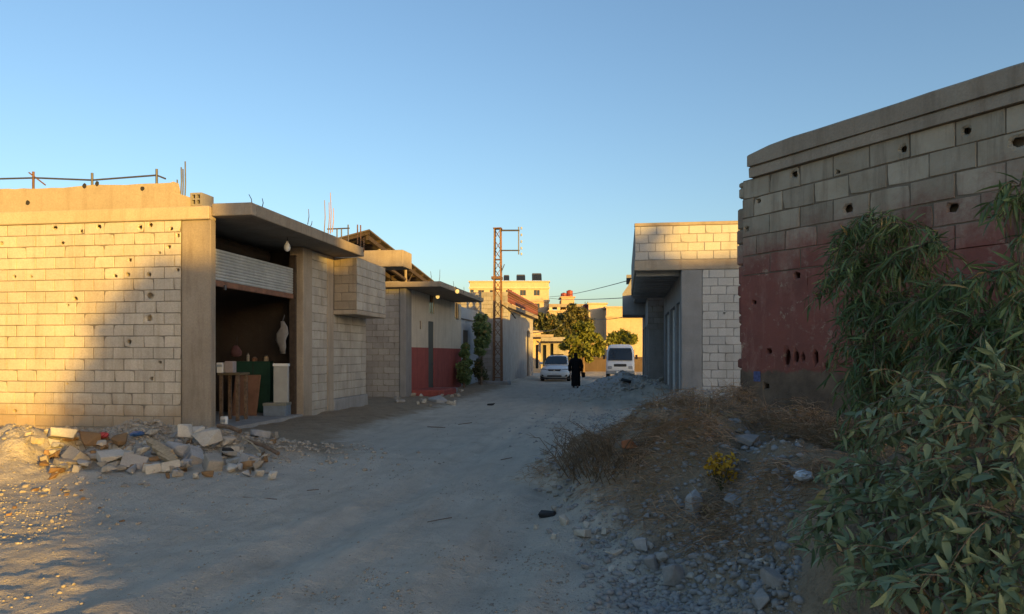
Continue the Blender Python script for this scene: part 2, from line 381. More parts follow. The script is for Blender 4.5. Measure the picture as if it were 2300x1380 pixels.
class MB:
    def __init__(s): s.v = []; s.f = []
    def add(s, vs, fs):
        n = len(s.v); s.v += [tuple(p) for p in vs]; s.f += [tuple(i+n for i in f) for f in fs]
        return s
    def box(s, u0, u1, d0, d1, z0, z1, fr=WORLD, bev=0.0):
        P = fr.pt
        if bev <= 0:
            vs = [P(u0, d0, z0), P(u1, d0, z0), P(u1, d1, z0), P(u0, d1, z0), P(u0, d0, z1), P(u1, d0, z1), P(u1, d1, z1), P(u0, d1, z1)]
            return s.add(vs, [(0, 3, 2, 1), (4, 5, 6, 7), (0, 1, 5, 4), (1, 2, 6, 5), (2, 3, 7, 6), (3, 0, 4, 7)])
        e = bev; vs = []; fs = []
        for k, (zz, i) in enumerate(((z0, e), (z0+e, 0), (z1-e, 0), (z1, e))):
            ring = [(u0+e+i*.6, d0+i), (u1-e-i*.6, d0+i), (u1-i, d0+e+i*.6), (u1-i, d1-e-i*.6), (u1-e-i*.6, d1-i), (u0+e+i*.6, d1-i), (u0+i, d1-e-i*.6), (u0+i, d0+e+i*.6)]
            vs += [P(a, c, zz) for a, c in ring]
        for k in range(3):
            for j in range(8):
                fs.append((k*8+j, k*8+(j+1) % 8, k*8+8+(j+1) % 8, k*8+8+j))
        fs.append(tuple(range(7, -1, -1))); fs.append(tuple(range(24, 32)))
        return s.add(vs, fs)
    def tube(s, pts, r, n=6, cap=True):
        pts = [Vector(p) for p in pts]; rs = r if isinstance(r, (list, tuple)) else [r]*len(pts)
        vs = []; fs = []
        up = Vector((0.13, 0.29, 0.95))
        for i, p in enumerate(pts):
            t = (pts[min(i+1, len(pts)-1)]-pts[max(i-1, 0)])
            if t.length < 1e-9: t = Vector((0, 0, 1))
            t.normalize()
            a = t.cross(up)
            if a.length < 0.05: a = t.cross(Vector((1, 0, 0)))
            a.normalize(); bb = t.cross(a)
            for k in range(n):
                an = 2*math.pi*k/n
                vs.append(p+(a*math.cos(an)+bb*math.sin(an))*rs[i])
        for i in range(len(pts)-1):
            for k in range(n):
                fs.append((i*n+k, i*n+(k+1) % n, (i+1)*n+(k+1) % n, (i+1)*n+k))
        if cap:
            fs.append(tuple(range(n-1, -1, -1))); m0 = (len(pts)-1)*n; fs.append(tuple(range(m0, m0+n)))
        return s.add(vs, fs)
    def rings(s, rings, cap=True):
        n = len(rings[0]); vs = [p for r_ in rings for p in r_]; fs = []
        for i in range(len(rings)-1):
            for k in range(n):
                fs.append((i*n+k, i*n+(k+1) % n, (i+1)*n+(k+1) % n, (i+1)*n+k))
        if cap:
            fs.append(tuple(range(n-1, -1, -1))); m0 = (len(rings)-1)*n; fs.append(tuple(range(m0, m0+n)))
        return s.add(vs, fs)
    def prism(s, poly, d0, d1, fr):
        """polygon in (u, z) pushed from depth d0 to d1"""
        n = len(poly)
        vs = [fr.pt(u, d0, z) for u, z in poly]+[fr.pt(u, d1, z) for u, z in poly]
        fs = [tuple(range(n)), tuple(range(2*n-1, n-1, -1))]
        for k in range(n):
            fs.append((k, n+k, n+(k+1) % n, (k+1) % n))
        return s.add(vs, fs)
    def mesh(s, name, mat, org=(0, 0, 0), smooth=False):
        me = bpy.data.meshes.new(name)
        o = Vector(org)
        me.from_pydata([Vector(p)-o for p in s.v], [], s.f); me.update()
        bm = bmesh.new(); bm.from_mesh(me); bmesh.ops.recalc_face_normals(bm, faces=bm.faces); bm.to_mesh(me); bm.free()
        if smooth:
            for p in me.polygons: p.use_smooth = True
        if mat: me.materials.append(mat)
        return me
    def build(s, name, mat, parent=None, org=None, smooth=False):
        a = np.array(s.v)
        if org is None:
            org = ((a[:, 0].min()+a[:, 0].max())/2, (a[:, 1].min()+a[:, 1].max())/2, a[:, 2].min())
        return inst(name, s.mesh(name, mat, org, smooth), org, parent)
def np_mesh(name, V, F, mat, smooth=False):
    """fast mesh from arrays; F is (n, k)"""
    me = bpy.data.meshes.new(name)
    V = np.asarray(V, np.float32); F = np.asarray(F, np.int32); k = F.shape[1]
    me.vertices.add(len(V)); me.vertices.foreach_set('co', V.ravel())
    me.loops.add(F.size); me.loops.foreach_set('vertex_index', F.ravel())
    me.polygons.add(len(F))
    me.polygons.foreach_set('loop_start', np.arange(0, F.size, k, dtype=np.int32))
    me.polygons.foreach_set('loop_total', np.full(len(F), k, np.int32))
    if smooth: me.polygons.foreach_set('use_smooth', np.ones(len(F), bool))
    me.update(calc_edges=True); me.validate()
    if mat: me.materials.append(mat)
    return me

# ------------------------------------------------------------------ masonry blocks
def front_ring(w, h, ex, r, chips):
    """outline of a block face: corners and edge points, a little uneven"""
    pts = []
    for (a, c) in ((-1, -1), (-0.33, -1), (0.36, -1), (1, -1), (1, 0.05), (1, 1), (0.3, 1), (-0.4, 1), (-1, 1), (-1, 0.1)):
        jx = r.uniform(0, ex); jz = r.uniform(0, ex)
        if abs(a) == 1 and abs(c) == 1 and r.random() < chips:
            jx += r.uniform(0.006, 0.03); jz += r.uniform(0.004, 0.018)
        x = a*w/2-(math.copysign(jx, a) if abs(a) == 1 else r.uniform(-.02, .02))
        z = c*h/2-(math.copysign(jz, c) if abs(c) == 1 else 0)
        pts.append((x, z))
    return pts
def block_mesh(w, h, dep, seed, mat, hole=None, chips=0.09):
    r = random.Random(seed)
    mb = MB(); e = 0.0045
    outer = front_ring(w, h, 0.004, r, chips)
    n = len(outer)
    inner = [(x*(1-2*e/w), z*(1-2*e/h)) for x, z in outer]
    vs = []
    vs += [(x, dep, z) for x, z in outer]                       # back 0..n
    vs += [(x, e+r.uniform(0, .004), z) for x, z in outer]      # side front n..2n
    vs += [(x, r.uniform(-.0015, .0015), z) for x, z in inner]  # face ring 2n..3n
    fs = []
    for k in range(n):
        j = (k+1) % n
        fs.append((k, j, n+j, n+k)); fs.append((n+k, n+j, 2*n+j, 2*n+k))
    if hole is None:
        fs.append(tuple(range(2*n, 3*n)))
    else:
        hx, hz_, hr = hole[:3]; asp = hole[3] if len(hole) > 3 else 1.0
        base = 3*n
        rings_ = ((1.35, 0.0), (1.0, 0.016), (0.95, 0.034), (9.0, 0.036), (9.0, dep-.012))   # shell broken through into the hollow core
        for q, (kk, dd) in enumerate(rings_):
            for x, z in inner:
                if kk > 5:
                    vs.append((x*.86, dd, z*.84)); continue
                a = math.atan2(z-hz_, x-hx); rr = hr*kk*r.uniform(0.75, 1.15)
                vs.append((hx+math.cos(a)*rr/max(asp, 1)*1.0, dd, hz_+math.sin(a)*rr*(asp if asp > 1 else 1)))
        for k in range(n):
            j = (k+1) % n
            fs.append((2*n+k, 2*n+j, base+j, base+k))
            for q in range(4):
                fs.append((base+q*n+k, base+q*n+j, base+q*n+n+j, base+q*n+n+k))
        fs.append(tuple(base+4*n+k for k in range(n)))
    mb.add(vs, fs)
    return mb.mesh('block', mat)
_bcache = {}
def block_wall(fr, u0, u1, z0, z1, bw, bh, mat, mort, parent, seed=1, holes=(), openings=(), dep=0.15, joint=0.009, core=True, core_t=0.2, sag=0.0, nvar=8, off0=None, tilt=0.004, recess=0.012):
    """courses of single blocks in running bond, proud of a recessed mortar bed"""
    r = random.Random(seed)
    nc = max(1, round((z1-z0)/bh)); ch = (z1-z0)/nc
    holes = list(holes); bores = []
    for c in range(nc):
        zc = z0+(c+0.5)*ch
        off = (bw/2 if c % 2 else 0.0)+r.uniform(-.04, .04)
        if off0 is not None: off += off0
        edges = [u0]; e = u0+(bw-off if off > 0.05 else bw)
        while e < u1-0.06:
            edges.append(e); e += bw
        edges.append(u1)
        if len(edges) > 2 and edges[-1]-edges[-2] < 0.09: edges.pop(-2)
        for a, bb in zip(edges[:-1], edges[1:]):
            segs = [(a, bb)]
            for (ou0, ou1, oz0, oz1) in openings:
                if zc > oz0 and zc < oz1:
                    ns = []
                    for (p, q) in segs:
                        if q <= ou0 or p >= ou1: ns.append((p, q)); continue
                        if p < ou0: ns.append((p, ou0))
                        if q > ou1: ns.append((ou1, q))
                    segs = ns
            for (p, q) in segs:
                w = q-p-joint; h = ch-joint
                if w < 0.05: continue
                uc = (p+q)/2
                hit = None
                for hh in holes:
                    if p <= hh[0] < q and abs(hh[1]-zc) <= ch/2: hit = hh; break
                if hit is not None:
                    hr = min(hit[2], h*0.36, w*0.36); asp = hit[3] if len(hit) > 3 else 1
                    if asp > 1: hr = min(hit[2], h*0.40/asp)
                    hx = max(-w/2+hr*1.5, min(w/2-hr*1.5, hit[0]-uc)); mz = hr*1.4*max(asp, 1)
                    hzz = max(-h/2+mz, min(h/2-mz, hit[1]-zc)) if mz < h/2 else 0
                    me = block_mesh(w, h, dep, r.random(), mat, (hx, hzz, hr, asp)); bores.append((uc-w*.46, uc+w*.46, zc-h*.45, zc+h*.45))
                    sc = (1, 1, 1)
                else:
                    key = (mat.name, round(w, 2), round(h, 3), r.randrange(nvar if w > bw*0.9 else 3))
                    if key not in _bcache:
                        _bcache[key] = block_mesh(round(w, 2), h, dep, len(_bcache)*7+3, mat)
                    me = _bcache[key]; sc = (w/round(w, 2), 1, 1)
                inst('block', me, fr.pt(uc, r.uniform(-.005, .006), zc+sag*math.sin(uc*1.7+c)), parent, (r.uniform(-tilt, tilt), r.uniform(-tilt, tilt)*1.2, fr.phi+r.uniform(-tilt, tilt)), sc)
    if core:
        wall_panels('mortar_bed', fr, u0+.003, u1-.003, z0+.002, z1-.002, list(openings)+bores, recess, core_t, mort, parent)
def wall_panels(name, fr, u0, u1, z0, z1, openings, d0, d1, mat, parent, bev=0):
    """a wall sheet with real thickness and openings cut out of it"""
    us = sorted({u0, u1, *[min(max(o[0], u0), u1) for o in openings], *[min(max(o[1], u0), u1) for o in openings]})
    zs = sorted({z0, z1, *[min(max(o[2], z0), z1) for o in openings], *[min(max(o[3], z0), z1) for o in openings]})
    solid = {}
    for i in range(len(us)-1):
        for j in range(len(zs)-1):
            uc, zc = (us[i]+us[i+1])/2, (zs[j]+zs[j+1])/2
            solid[i, j] = not any(o[0] < uc < o[1] and o[2] < zc < o[3] for o in openings)
    mb = MB(); P = fr.pt
    for (i, j), s in solid.items():
        if not s: continue
        a, bb, c, d = us[i], us[i+1], zs[j], zs[j+1]
        mb.add([P(a, d0, c), P(bb, d0, c), P(bb, d0, d), P(a, d0, d)], [(0, 1, 2, 3)])
        mb.add([P(a, d1, c), P(bb, d1, c), P(bb, d1, d), P(a, d1, d)], [(3, 2, 1, 0)])
        for (ni, nj, e) in ((i-1, j, ((a, c), (a, d))), (i+1, j, ((bb, d), (bb, c))), (i, j-1, ((bb, c), (a, c))), (i, j+1, ((a, d), (bb, d)))):
            if not solid.get((ni, nj), False):
                (p, q), (p2, q2) = e
                mb.add([P(p, d0, q), P(p2, d0, q2), P(p2, d1, q2), P(p, d1, q)], [(0, 1, 2, 3)])
    return mb.build(name, mat, parent)
def bar(name, pts, r, mat, parent=None, n=6):
    return MB().tube(pts, r, n).build(name, mat, parent)

# ================================================================== ground
az = np.concatenate([np.linspace(-180, -44, 50, endpoint=False), np.linspace(-44, 42, 640, endpoint=False), np.linspace(42, 180, 50, endpoint=False)])
az = np.radians(az)
rad = np.concatenate([np.linspace(0.25, 1.8, 8, endpoint=False), 1.8*np.power(60/1.8, np.linspace(0, 1, 430)), 60*np.power(30, np.linspace(0.03, 1, 26))])
fx = -SI*np.cos(az)+CO*np.sin(az); fy = CO*np.cos(az)+SI*np.sin(az)
GXs = np.outer(rad, fx); GYs = np.outer(rad, fy)
GZs = hgt(GXs, GYs)
nr, na = GXs.shape
V = np.stack([GXs.ravel(), GYs.ravel(), GZs.ravel()], 1)
idx = np.arange(nr*na).reshape(nr, na)
a_ = idx[:-1]; b_ = idx[1:]
F = np.stack([a_, b_, np.roll(b_, -1, 1), np.roll(a_, -1, 1)], -1).reshape(-1, 4)[:, ::-1]
V = np.vstack([V, [[0, 0, hz(0, 0)]]])
tri = [(nr*na, int(idx[0, k]), int(idx[0, (k+1) % na])) for k in range(na)]
F = np.vstack([F, np.array([(c, b__, a__, a__) for c, a__, b__ in tri])])
Fq = F[:-na]
gm = np_mesh('ground', V, Fq, M_GROUND, True)
x, y = V[:, 0], V[:, 1]
n_, t_ = red_dist(x, y)
soilw = np.clip(sstep(-4.6, -6.0, x)*sstep(11.0, 13.5, y)*sstep(50, 30, y)*0.85+sstep(3.3, 2.0, n_-0.36*np.clip(t_, 0, 4.5))*sstep(-2.4, -0.4, t_)*sstep(16, 9, t_)*0.95+0.9*bump(x, y, -5.3, 11.4, 1.2, 1.3)+0.75*bump(x, y, -7.8, 11.2, 1.6, 0.9), 0, 1)
palew = np.clip(1.2*bump(x, y, -0.4, 30.0, 1.5, 2.1), 0, 0.95)
ca = gm.color_attributes.new('soil', 'FLOAT_COLOR', 'POINT')
ca.data.foreach_set('color', np.stack([soilw, palew, 0*x, 0*x+1], 1).astype(np.float32).ravel())
tag(inst('ground', gm, (0, 0, 0)), kind='structure')

# ================================================================== the garage on the left
GA = thing('block_garage', (-9.0, 15.5, 0.2), 'sunlit concrete block garage with open roller shutter and overhanging roof slab', 'garage')
FA = Frame((-14.0, GYW), 0.0)                 # sunlit side wall
XE = GX+14.0                                  # its corner, u
colu = FA.px(406, 700)[0]
def hpx(fr, lst):
    out = []
    for h in lst:
        u, z = fr.px(h[0], h[1]); out.append((u, z, h[2]*13.2/FPX*h[3] if len(h) > 3 else h[2]*13.2/FPX*1.15))
    return out
yh = [(123, 506, 5), (140, 548, 4), (188, 525, 4), (221, 508, 5), (2, 548, 5), (335, 490, 4), (337, 500, 5), (320, 511, 5), (347, 515, 6), (384, 515, 4), (397, 524, 5), (378, 552, 4), (380, 572, 4), (358, 571, 3), (291, 584, 4), (283, 618, 5), (258, 623, 4), (334, 625, 5), (168, 678, 5), (152, 684, 3), (327, 666, 8), (325, 704, 7), (342, 710, 6), (290, 768, 5), (344, 857, 4), (360, 813, 4), (33, 924, 4), (115, 967, 4), (265, 965, 4), (318, 958, 3), (32, 622, 4), (70, 622, 3), (150, 860, 3), (402, 606, 4)]
block_wall(FA, 2.2, colu, 0.05, 4.0, 0.40, 0.208, M_BLOCK, M_MORTAR, GA, 3, hpx(FA, yh))
cp = MB(); cp.box(colu+.004, XE, 0.02, 0.20, 0.0, 4.0, FA, 0.012)
cp.build('corner_column', M_CONC, GA)
MB().box(-.5, 2.195, 0.0, .2, 0, 4.0, FA).build('rendered_wall', M_BLOCK, GA)
mb = MB(); mb.box(-.5, XE-.006, -0.035, 0.22, 4.003, 4.24, FA, 0.015); mb.build('ring_beam', M_BEAM, GA)
# parapet, uneven top, broken at the end
pe = FA.px(392, 420)[0]; pt_ = FA.px(417, 440)[0]
top = [(-.5, 4.60)]
uu = -.4
while uu < pe-.05:
    top.append((uu, 4.66+0.012*math.sin(uu*3.1)+rnd.uniform(-.012, .012)+0.03*(uu/7))); uu += rnd.uniform(.12, .3)
top += [(pe-.02, 4.70), (pe+.0, 4.62), (pe+.015, 4.50), (pe+.10, 4.47), (pt_-.01, 4.44), (pt_, 4.243)]
mb = MB(); mb.prism([(-.5, 4.243)]+[(pt_, 4.243)]+top[::-1][1:], 0.0, 0.16, FA); mb.build('parapet', M_BEAM, GA)
for hx, hy in ((190, 418), (320, 424), (62, 456), (218, 413)):
    u, z = FA.px(hx, hy, 0)
    r_ = random.Random(hx); ring0 = []; 
    mb = MB()
    rr = [[FA.pt(u+math.cos(k*.785)*q*r_.uniform(.8, 1.2), dd, z+math.sin(k*.785)*q*r_.uniform(.8, 1.2)) for k in range(8)] for q, dd in ((.046, -.002), (.030, -.005), (.022, -.001))]
    mb.rings(rr); mb.build('shot_scar', M_DARK, GA)
# street face
FS = Frame((GX, GYW), R(90))
u_open0, u_open1 = 0.17, FS.px(680, 800)[0]
u_pil1 = FS.px(700, 800)[0]; u_bay1 = FS.px(735, 800)[0]; u_c2 = FS.px(748, 800)[0]; u_end = FS.px(822, 800)[0]
mb = MB(); mb.box(u_open1, u_pil1, -0.015, 0.32, 0.0, 4.06, FS, 0.012); mb.build('door_pillar', M_CONC, GA)
mb = MB(); mb.box(u_bay1, u_c2, -0.02, 0.25, 0.0, 4.06, FS, 0.012); mb.build('door_pillar', M_CONC, GA)
block_wall(FS, u_pil1+.004, u_bay1-.004, 0.05, 4.05, 0.40, 0.208, M_FBLOCK, M_MORTAR, GA, 5)
block_wall(FS, u_c2+.004, u_end, 0.45, 2.60, 0.40, 0.208, M_FBLOCK, M_MORTAR, GA, 6)
mb = MB(); mb.box(u_c2+.004, u_end+.05, -0.04, 0.25, -0.1, 0.447, FS, 0.02); mb.build('plinth', M_CONC2, GA)
# overhanging boxed-out bay
ub0 = FS.px(746, 640)[0]+.1
bxd = -0.62
FBn = Frame((GX+0.003, FS.pt(ub0, 0, 0)[1]), 0.0)             # face towards the camera
block_wall(FBn, 0.0, 0.60, 2.72, 4.04, 0.40, 0.215, M_CONC, M_MORTAR, GA, 8, core_t=0.12, dep=0.1)
FBs = Frame((GX-bxd, FS.pt(ub0, 0, 0)[1]), R(90))
bl = onX(866, 660, GX-bxd).y-FBs.o[1]
block_wall(FBs, 0.0, bl, 2.72, 4.04, 0.40, 0.208, M_FBLOCK, M_MORTAR, GA, 9, core_t=0.12, dep=0.1)
mb = MB(); mb.box(ub0-.03, ub0+bl+.03, bxd-.012, 0.0, 2.60, 2.715, FS, 0.012); mb.build('bay_floor_slab', M_CONC, GA)
mb = MB(); mb.box(ub0+bl-.15, ub0+bl-.004, bxd+.13, -.003, 2.72, 4.04, FS); mb.build('bay_end_wall', M_GBLOCK, GA)
# roof slab with overhang
cxo = -onY(566, 470, GYW+.06).x
ov = GX+cxo
cz0, cz1 = 4.07, 4.295
yc1 = onX(818, 566, -cxo).y
mb = MB(); mb.box(-14, -cxo, GYW+.23, yc1, cz0, cz1, WORLD, 0.012); mb.build('roof_slab', M_CONC, GA)
mb = MB(); mb.box(GX+.004, -cxo, GYW+.05, GYW+.226, cz0, cz1, WORLD, 0.012); mb.build('roof_edge_beam', M_CONC, GA)
sl0 = onY(822, 575, 20.6); sl1 = onY(905, 575, 20.6)
mb = MB(); mb.box(GX-2.4, sl1.x, 20.6, 21.5, 4.12, 4.60, WORLD, 0.012); mb.build('rear_roof_slab', M_CONC, GA)
mb = MB(); mb.box(-14, GX-.02, yc1+.003, 20.598, cz0-.02, cz1-.01, WORLD); mb.build('rear_roof', M_CONC, GA)
M_SHADE = masonry('shade_plaster', (0.055, 0.045, 0.04), (0.035, 0.03, 0.028), (0.05, 0.03, 0.025), 0.4, rand=0.0)  # near-black colour stands in for the shade of the unlit room
# rear shell that closes the dark room
mb = MB(); mb.box(-13.9, -13.7, GYW+.23, 20.4, 0, 4.04); mb.box(-13.68, GX-.26, 20.2, 20.4, 0, 4.04); mb.box(-13.68, -7.8, 16.6, 16.8, 0, 4.04); mb.build('inner_wall', M_SHADE, GA)
mb = MB(); mb.box(u_pil1-.2, u_end-.02, 0.26, 0.4, 0.1, 4.04, FS); mb.build('wall_backing', M_SHADE, GA)
mb = MB(); mb.box(-13.6, GX-.0, GYW+.24, 16.58, -0.1, 0.21); mb.build('floor_slab', M_CONC2, GA)
# roller shutter, rolled most of the way up
SHD = 0.20
zs0, zs1 = 2.86, 3.56
mb = MB(); mb.box(u_open0+.03, u_open1+.02, SHD-.02, SHD+.05, zs0, zs0+.11, FS, 0.008); rail = mb.build('shutter_rail', M_SHRAIL, GA)
nsl = 10; sh = (zs1-zs0-.115)/nsl
prof = [(0, 0), (0.007, .15), (0.012, .5), (0.007, .85), (0, 1)]
for k in range(nsl):
    z0 = zs0+.115+k*sh
    mb = MB()
    ring = []
    for uu in (u_open0+.03, u_open1+.02):
        ring.append([FS.pt(uu, SHD-.0-dd, z0+zf*(sh-.004)) for dd, zf in prof]+[FS.pt(uu, SHD+.012, z0+(sh-.004)), FS.pt(uu, SHD+.012, z0)])
    mb.rings(ring); mb.build('slat', M_SHUT, GA)
mb = MB(); mb.box(u_open0+.6, u_open0+.66, SHD-.05, SHD-.02, zs0-.05, zs0+.04, FS); mb.build('shutter_lock', M_STEEL, GA)
for uu in (u_open0-.02, u_open1-.13):
    mb = MB(); mb.box(uu+.03, uu+.11, SHD-.06, SHD+.08, 0.2, zs1+.3, FS); mb.build('guide_rail', M_DKRUST, GA)
mb = MB()
ring = []
for uu in (u_open0+.05, u_open1):
    ring.append([FS.pt(uu, SHD+.75+.17*math.cos(k*math.pi/6), 3.84+.17*math.sin(k*math.pi/6)) for k in range(12)])
mb.rings(ring); mb.build('shutter_roll', M_SHADE, GA)  # roll coloured near black so the gap above the slats reads as shade
# bulb on a wire under the slab
bp_ = onX(645, 555, GX+.25)
BU = thing('hanging_bulb', (bp_.x, bp_.y, cz0), 'white light bulb hanging under the garage roof slab', 'light bulb')
bar('wire', [(bp_.x, bp_.y, cz0), (bp_.x+.01, bp_.y, bp_.z+.12)], 0.008, M_DARK, BU)
rg = []
for q, zf in ((.018, .13), (.03, .09), (.058, .04), (.070, -.01), (.062, -.06), (.03, -.09), (.008, -.098)):
    rg.append([(bp_.x+q*math.cos(k*.628), bp_.y+q*math.sin(k*.628), bp_.z+zf) for k in range(10)])
MB().rings(rg).build('glass_globe', M_WHITE, BU, smooth=True)
# items stored in the garage
zf = 0.21
def stand(px, py): return atD(px, py, 0)
def fit(px, py, D):
    return atD(px, py, D)
def boxthing(name, px0, px1, py0, py1, D, dep, mat, label, cat, lean=0.0, base=None, bev=.008, parts=None):
    p = atD(px0, py1, D); q = atD(px1, py0, D)
    z0 = p.z if base is None else base
    T = thing(name, ((p.x+q.x)/2, (p.y+q.y)/2, z0), label, cat)
    fr = Frame((p.x, p.y), YAW)
    w = (px1-px0)/FPX*D
    mb = MB(); mb.box(0, w, 0, dep, z0, q.z, fr, bev)
    if lean:
        mb.v = [(vx-fr.s*lean*(vz-z0)*-1*0, vy+lean*(vz-z0), vz) for vx, vy, vz in mb.v]
    mb.build(parts or 'body', mat, T)
    return T, fr, w, z0, q.z
T, fr, w, z0, z1 = boxthing('green_cabinet', 531, 607, 812, 935, 17.4, .5, plain('green_paint', (0.012, 0.048, 0.033), 0.5), 'dark green cabinet standing inside the garage behind the leaning board', 'cabinet', base=zf)
MB().box(w*.48, w*.50, -.004, .0, z0+.05, z1-.05, fr).build('door_seam', M_DARK, T)
MB().box(w*.55, w*.58, -.03, .0, z0+.75, z0+.85, fr).build('handle', M_STEEL, T)
T, fr, w, z0, z1 = boxthing('leaning_board', 518, 576, 843, 932, 16.6, .03, plain('brown_board', (0.16, 0.085, 0.055), 0.7, 0, .3, 5), 'brown wooden board leaning against the green cabinet', 'board', lean=.22, base=zf, parts='panel')
MB().box(w*.05, w*.95, .16, .19, z0+.5, z0+.55, fr).build('batten', M_BARK, T)
T, fr, w, z0, z1 = boxthing('storage_box', 591, 641, 907, 933, 16.5, .42, plain('blue_grey_plastic', (0.16, 0.20, 0.25), 0.5), 'low blue grey box on the garage floor by the door rail', 'box', base=zf)
MB().box(-.01, w+.01, -.012, .43, z1-.05, z1+.012, fr, .006).build('lid', plain('box_lid', (.2, .2, .17), .6), T)
zb = z1+.012
T, fr, w, z0, z1 = boxthing('upright_locker', 614, 646, 817, 905, 16.6, .12, plain('grey_laminate', (0.36, 0.36, 0.34), 0.6, 0, .12, 4), 'upright pale grey locker standing on the blue grey box', 'locker', base=zb)
MB().box(-.012, w+.012, -.012, .13, z1-.06, z1, fr, .004).build('top_edge', M_WHITE, T)
T, fr, w, z0, z1 = boxthing('work_table', 488, 538, 838, 843, 15.2, .6, plain('table_wood', (0.13, 0.10, 0.06), 0.7), 'small wooden table just inside the garage opening', 'table', parts='table_top')
tz = z1
for a, c in ((.03, .03), (w-.09, .03), (.03, .5), (w-.09, .5)):
    MB().box(a, a+.06, c, c+.06, zf, z0-.002, fr).build('leg', M_BARK, T)
T, f2, w2, z0, z1 = boxthing('carton', 504, 523, 812, 838, 15.25, .2, plain('grey_card', (0.33, 0.28, 0.27), .8), 'greyish cardboard carton standing on the wooden table', 'carton', base=tz+.002)
MB().box(-.003, w2+.003, .09, .11, z1, z1+.004, f2).build('tape', M_SHRAIL, T)
T, f2, w2, z0, z1 = boxthing('white_carton', 486, 499, 815, 838, 15.2, .22, M_WHITE, 'white carton on the wooden table beside the garage column', 'carton', base=tz+.002)
MB().box(-.003, w2+.003, -.004, .0, z0+.12, z0+.17, f2).build('blue_band', M_DOORB, T)
for k, (px, h_, q_, mt_, lb) in enumerate(((557, .19, .035, M_CONC2, 'grey bottle on top of the green cabinet'), (572, .10, .06, M_SHRAIL, 'squat brown tin on top of the green cabinet'), (598, .14, .055, M_CONC, 'taller tan tin on top of the green cabinet'))):
    p = atD(px, 812, 17.55)
    T = thing('jar', p, lb, 'jar')
    MB().rings([[(p.x+q*q_*math.cos(a), p.y+q*q_*math.sin(a), p.z+zz*h_) for a in [j*math.pi/6 for j in range(12)]] for q, zz in ((.95, 0), (1, .03), (1, .72), (.7, .82), (.6, .9))]).build('body', mt_, T)
    MB().rings([[(p.x+q*q_*math.cos(a), p.y+q*q_*math.sin(a), p.z+zz*h_) for a in [j*math.pi/6 for j in range(12)]] for q, zz in ((.66, .9), (.66, 1.02), (.3, 1.06))]).build('lid', M_STEEL, T)
p = atD(575, 735, 18.2); 
T, f2, w2, z0, z1 = boxthing('red_brown_door', 540, 612, 722, 812, 18.6, .06, plain('red_brown_wood', (.10, .045, .035), .6, 0, .3, 4), 'dark red brown door leaf leaning at the back of the garage', 'door', base=zf, parts='panel')
MB().box(w2*.1, w2*.9, -.012, -.001, z0+.2, z0+.9, f2).build('lower_field', plain('red_brown_field', (.07, .032, .026), .6), T)
# hanging cloth, bag on the wall and tins
p = atD(634, 722, 16.9)
T = thing('hanging_cloth', (p.x, p.y, atD(634, 795, 16.9).z), 'grey white cloth hanging inside the garage door', 'cloth')
rg = []
for k, (py, hw) in enumerate(((722, 4), (735, 8), (750, 13), (765, 11), (780, 8), (795, 6))):
    c_ = atD(634+3*math.sin(k*1.7), py, 16.9); q = hw/FPX*16.9
    rg.append([(c_.x+q*math.cos(a)*(1+.25*math.sin(3*a+k)), c_.y+.35*q*math.sin(a)*(1+.4*math.sin(2*a+k)), c_.z) for a in [j*math.pi/7 for j in range(14)]])
MB().rings(rg).build('fabric', plain('grey_cloth', (.20, .19, .185), .9), T, smooth=True)
bar('hook', [(p.x, p.y, p.z-.02), (p.x+.01, p.y+.1, p.z+.15)], .012, M_STEEL, T)
p = atD(530, 790, 16.8)
T = thing('pink_bag', (p.x, p.y, p.z-.1), 'dull pink bag hanging on the dark garage wall', 'bag')
rg = []
for k, (dz, q) in enumerate(((-.12, .05), (-.09, .12), (0, .13), (.08, .09), (.14, .04))):
    rg.append([(p.x+q*math.cos(a)*(1+.15*math.sin(3*a+k)), p.y+.5*q*math.sin(a), p.z+dz) for a in [j*math.pi/6 for j in range(12)]])
MB().rings(rg).build('sack', plain('pink_cloth', (.09, .045, .05), .9), T, smooth=True)
bar('strap', [(p.x-.03, p.y, p.z+.13), (p.x, p.y+.05, p.z+.35), (p.x+.03, p.y, p.z+.13)], .008, M_DARK, T)
for k, (px, py) in enumerate(((501, 922), (506, 930))):
    p = atD(px, py, 14.6)
    T = thing('white_tin', (p.x, p.y, zf), 'small white tin on the garage floor beside the column', 'tin', 'white tins by the garage column')
    rg = []
    for q, zz in ((.05, 0), (.055, .005), (.055, .13), (.05, .135), (.05, .15), (.03, .155)):
        rg.append([(p.x+q*math.cos(a), p.y+q*math.sin(a), zf+zz+(.0 if k else .0)) for a in [j*math.pi/6 for j in range(12)]])
    MB().rings(rg).build('can', M_WHITE, T, smooth=True)
    MB().box(p.x-.03, p.x+.03, p.y-.065, p.y-.054, zf+.04, zf+.10).build('paper_label', M_DOORB, T)
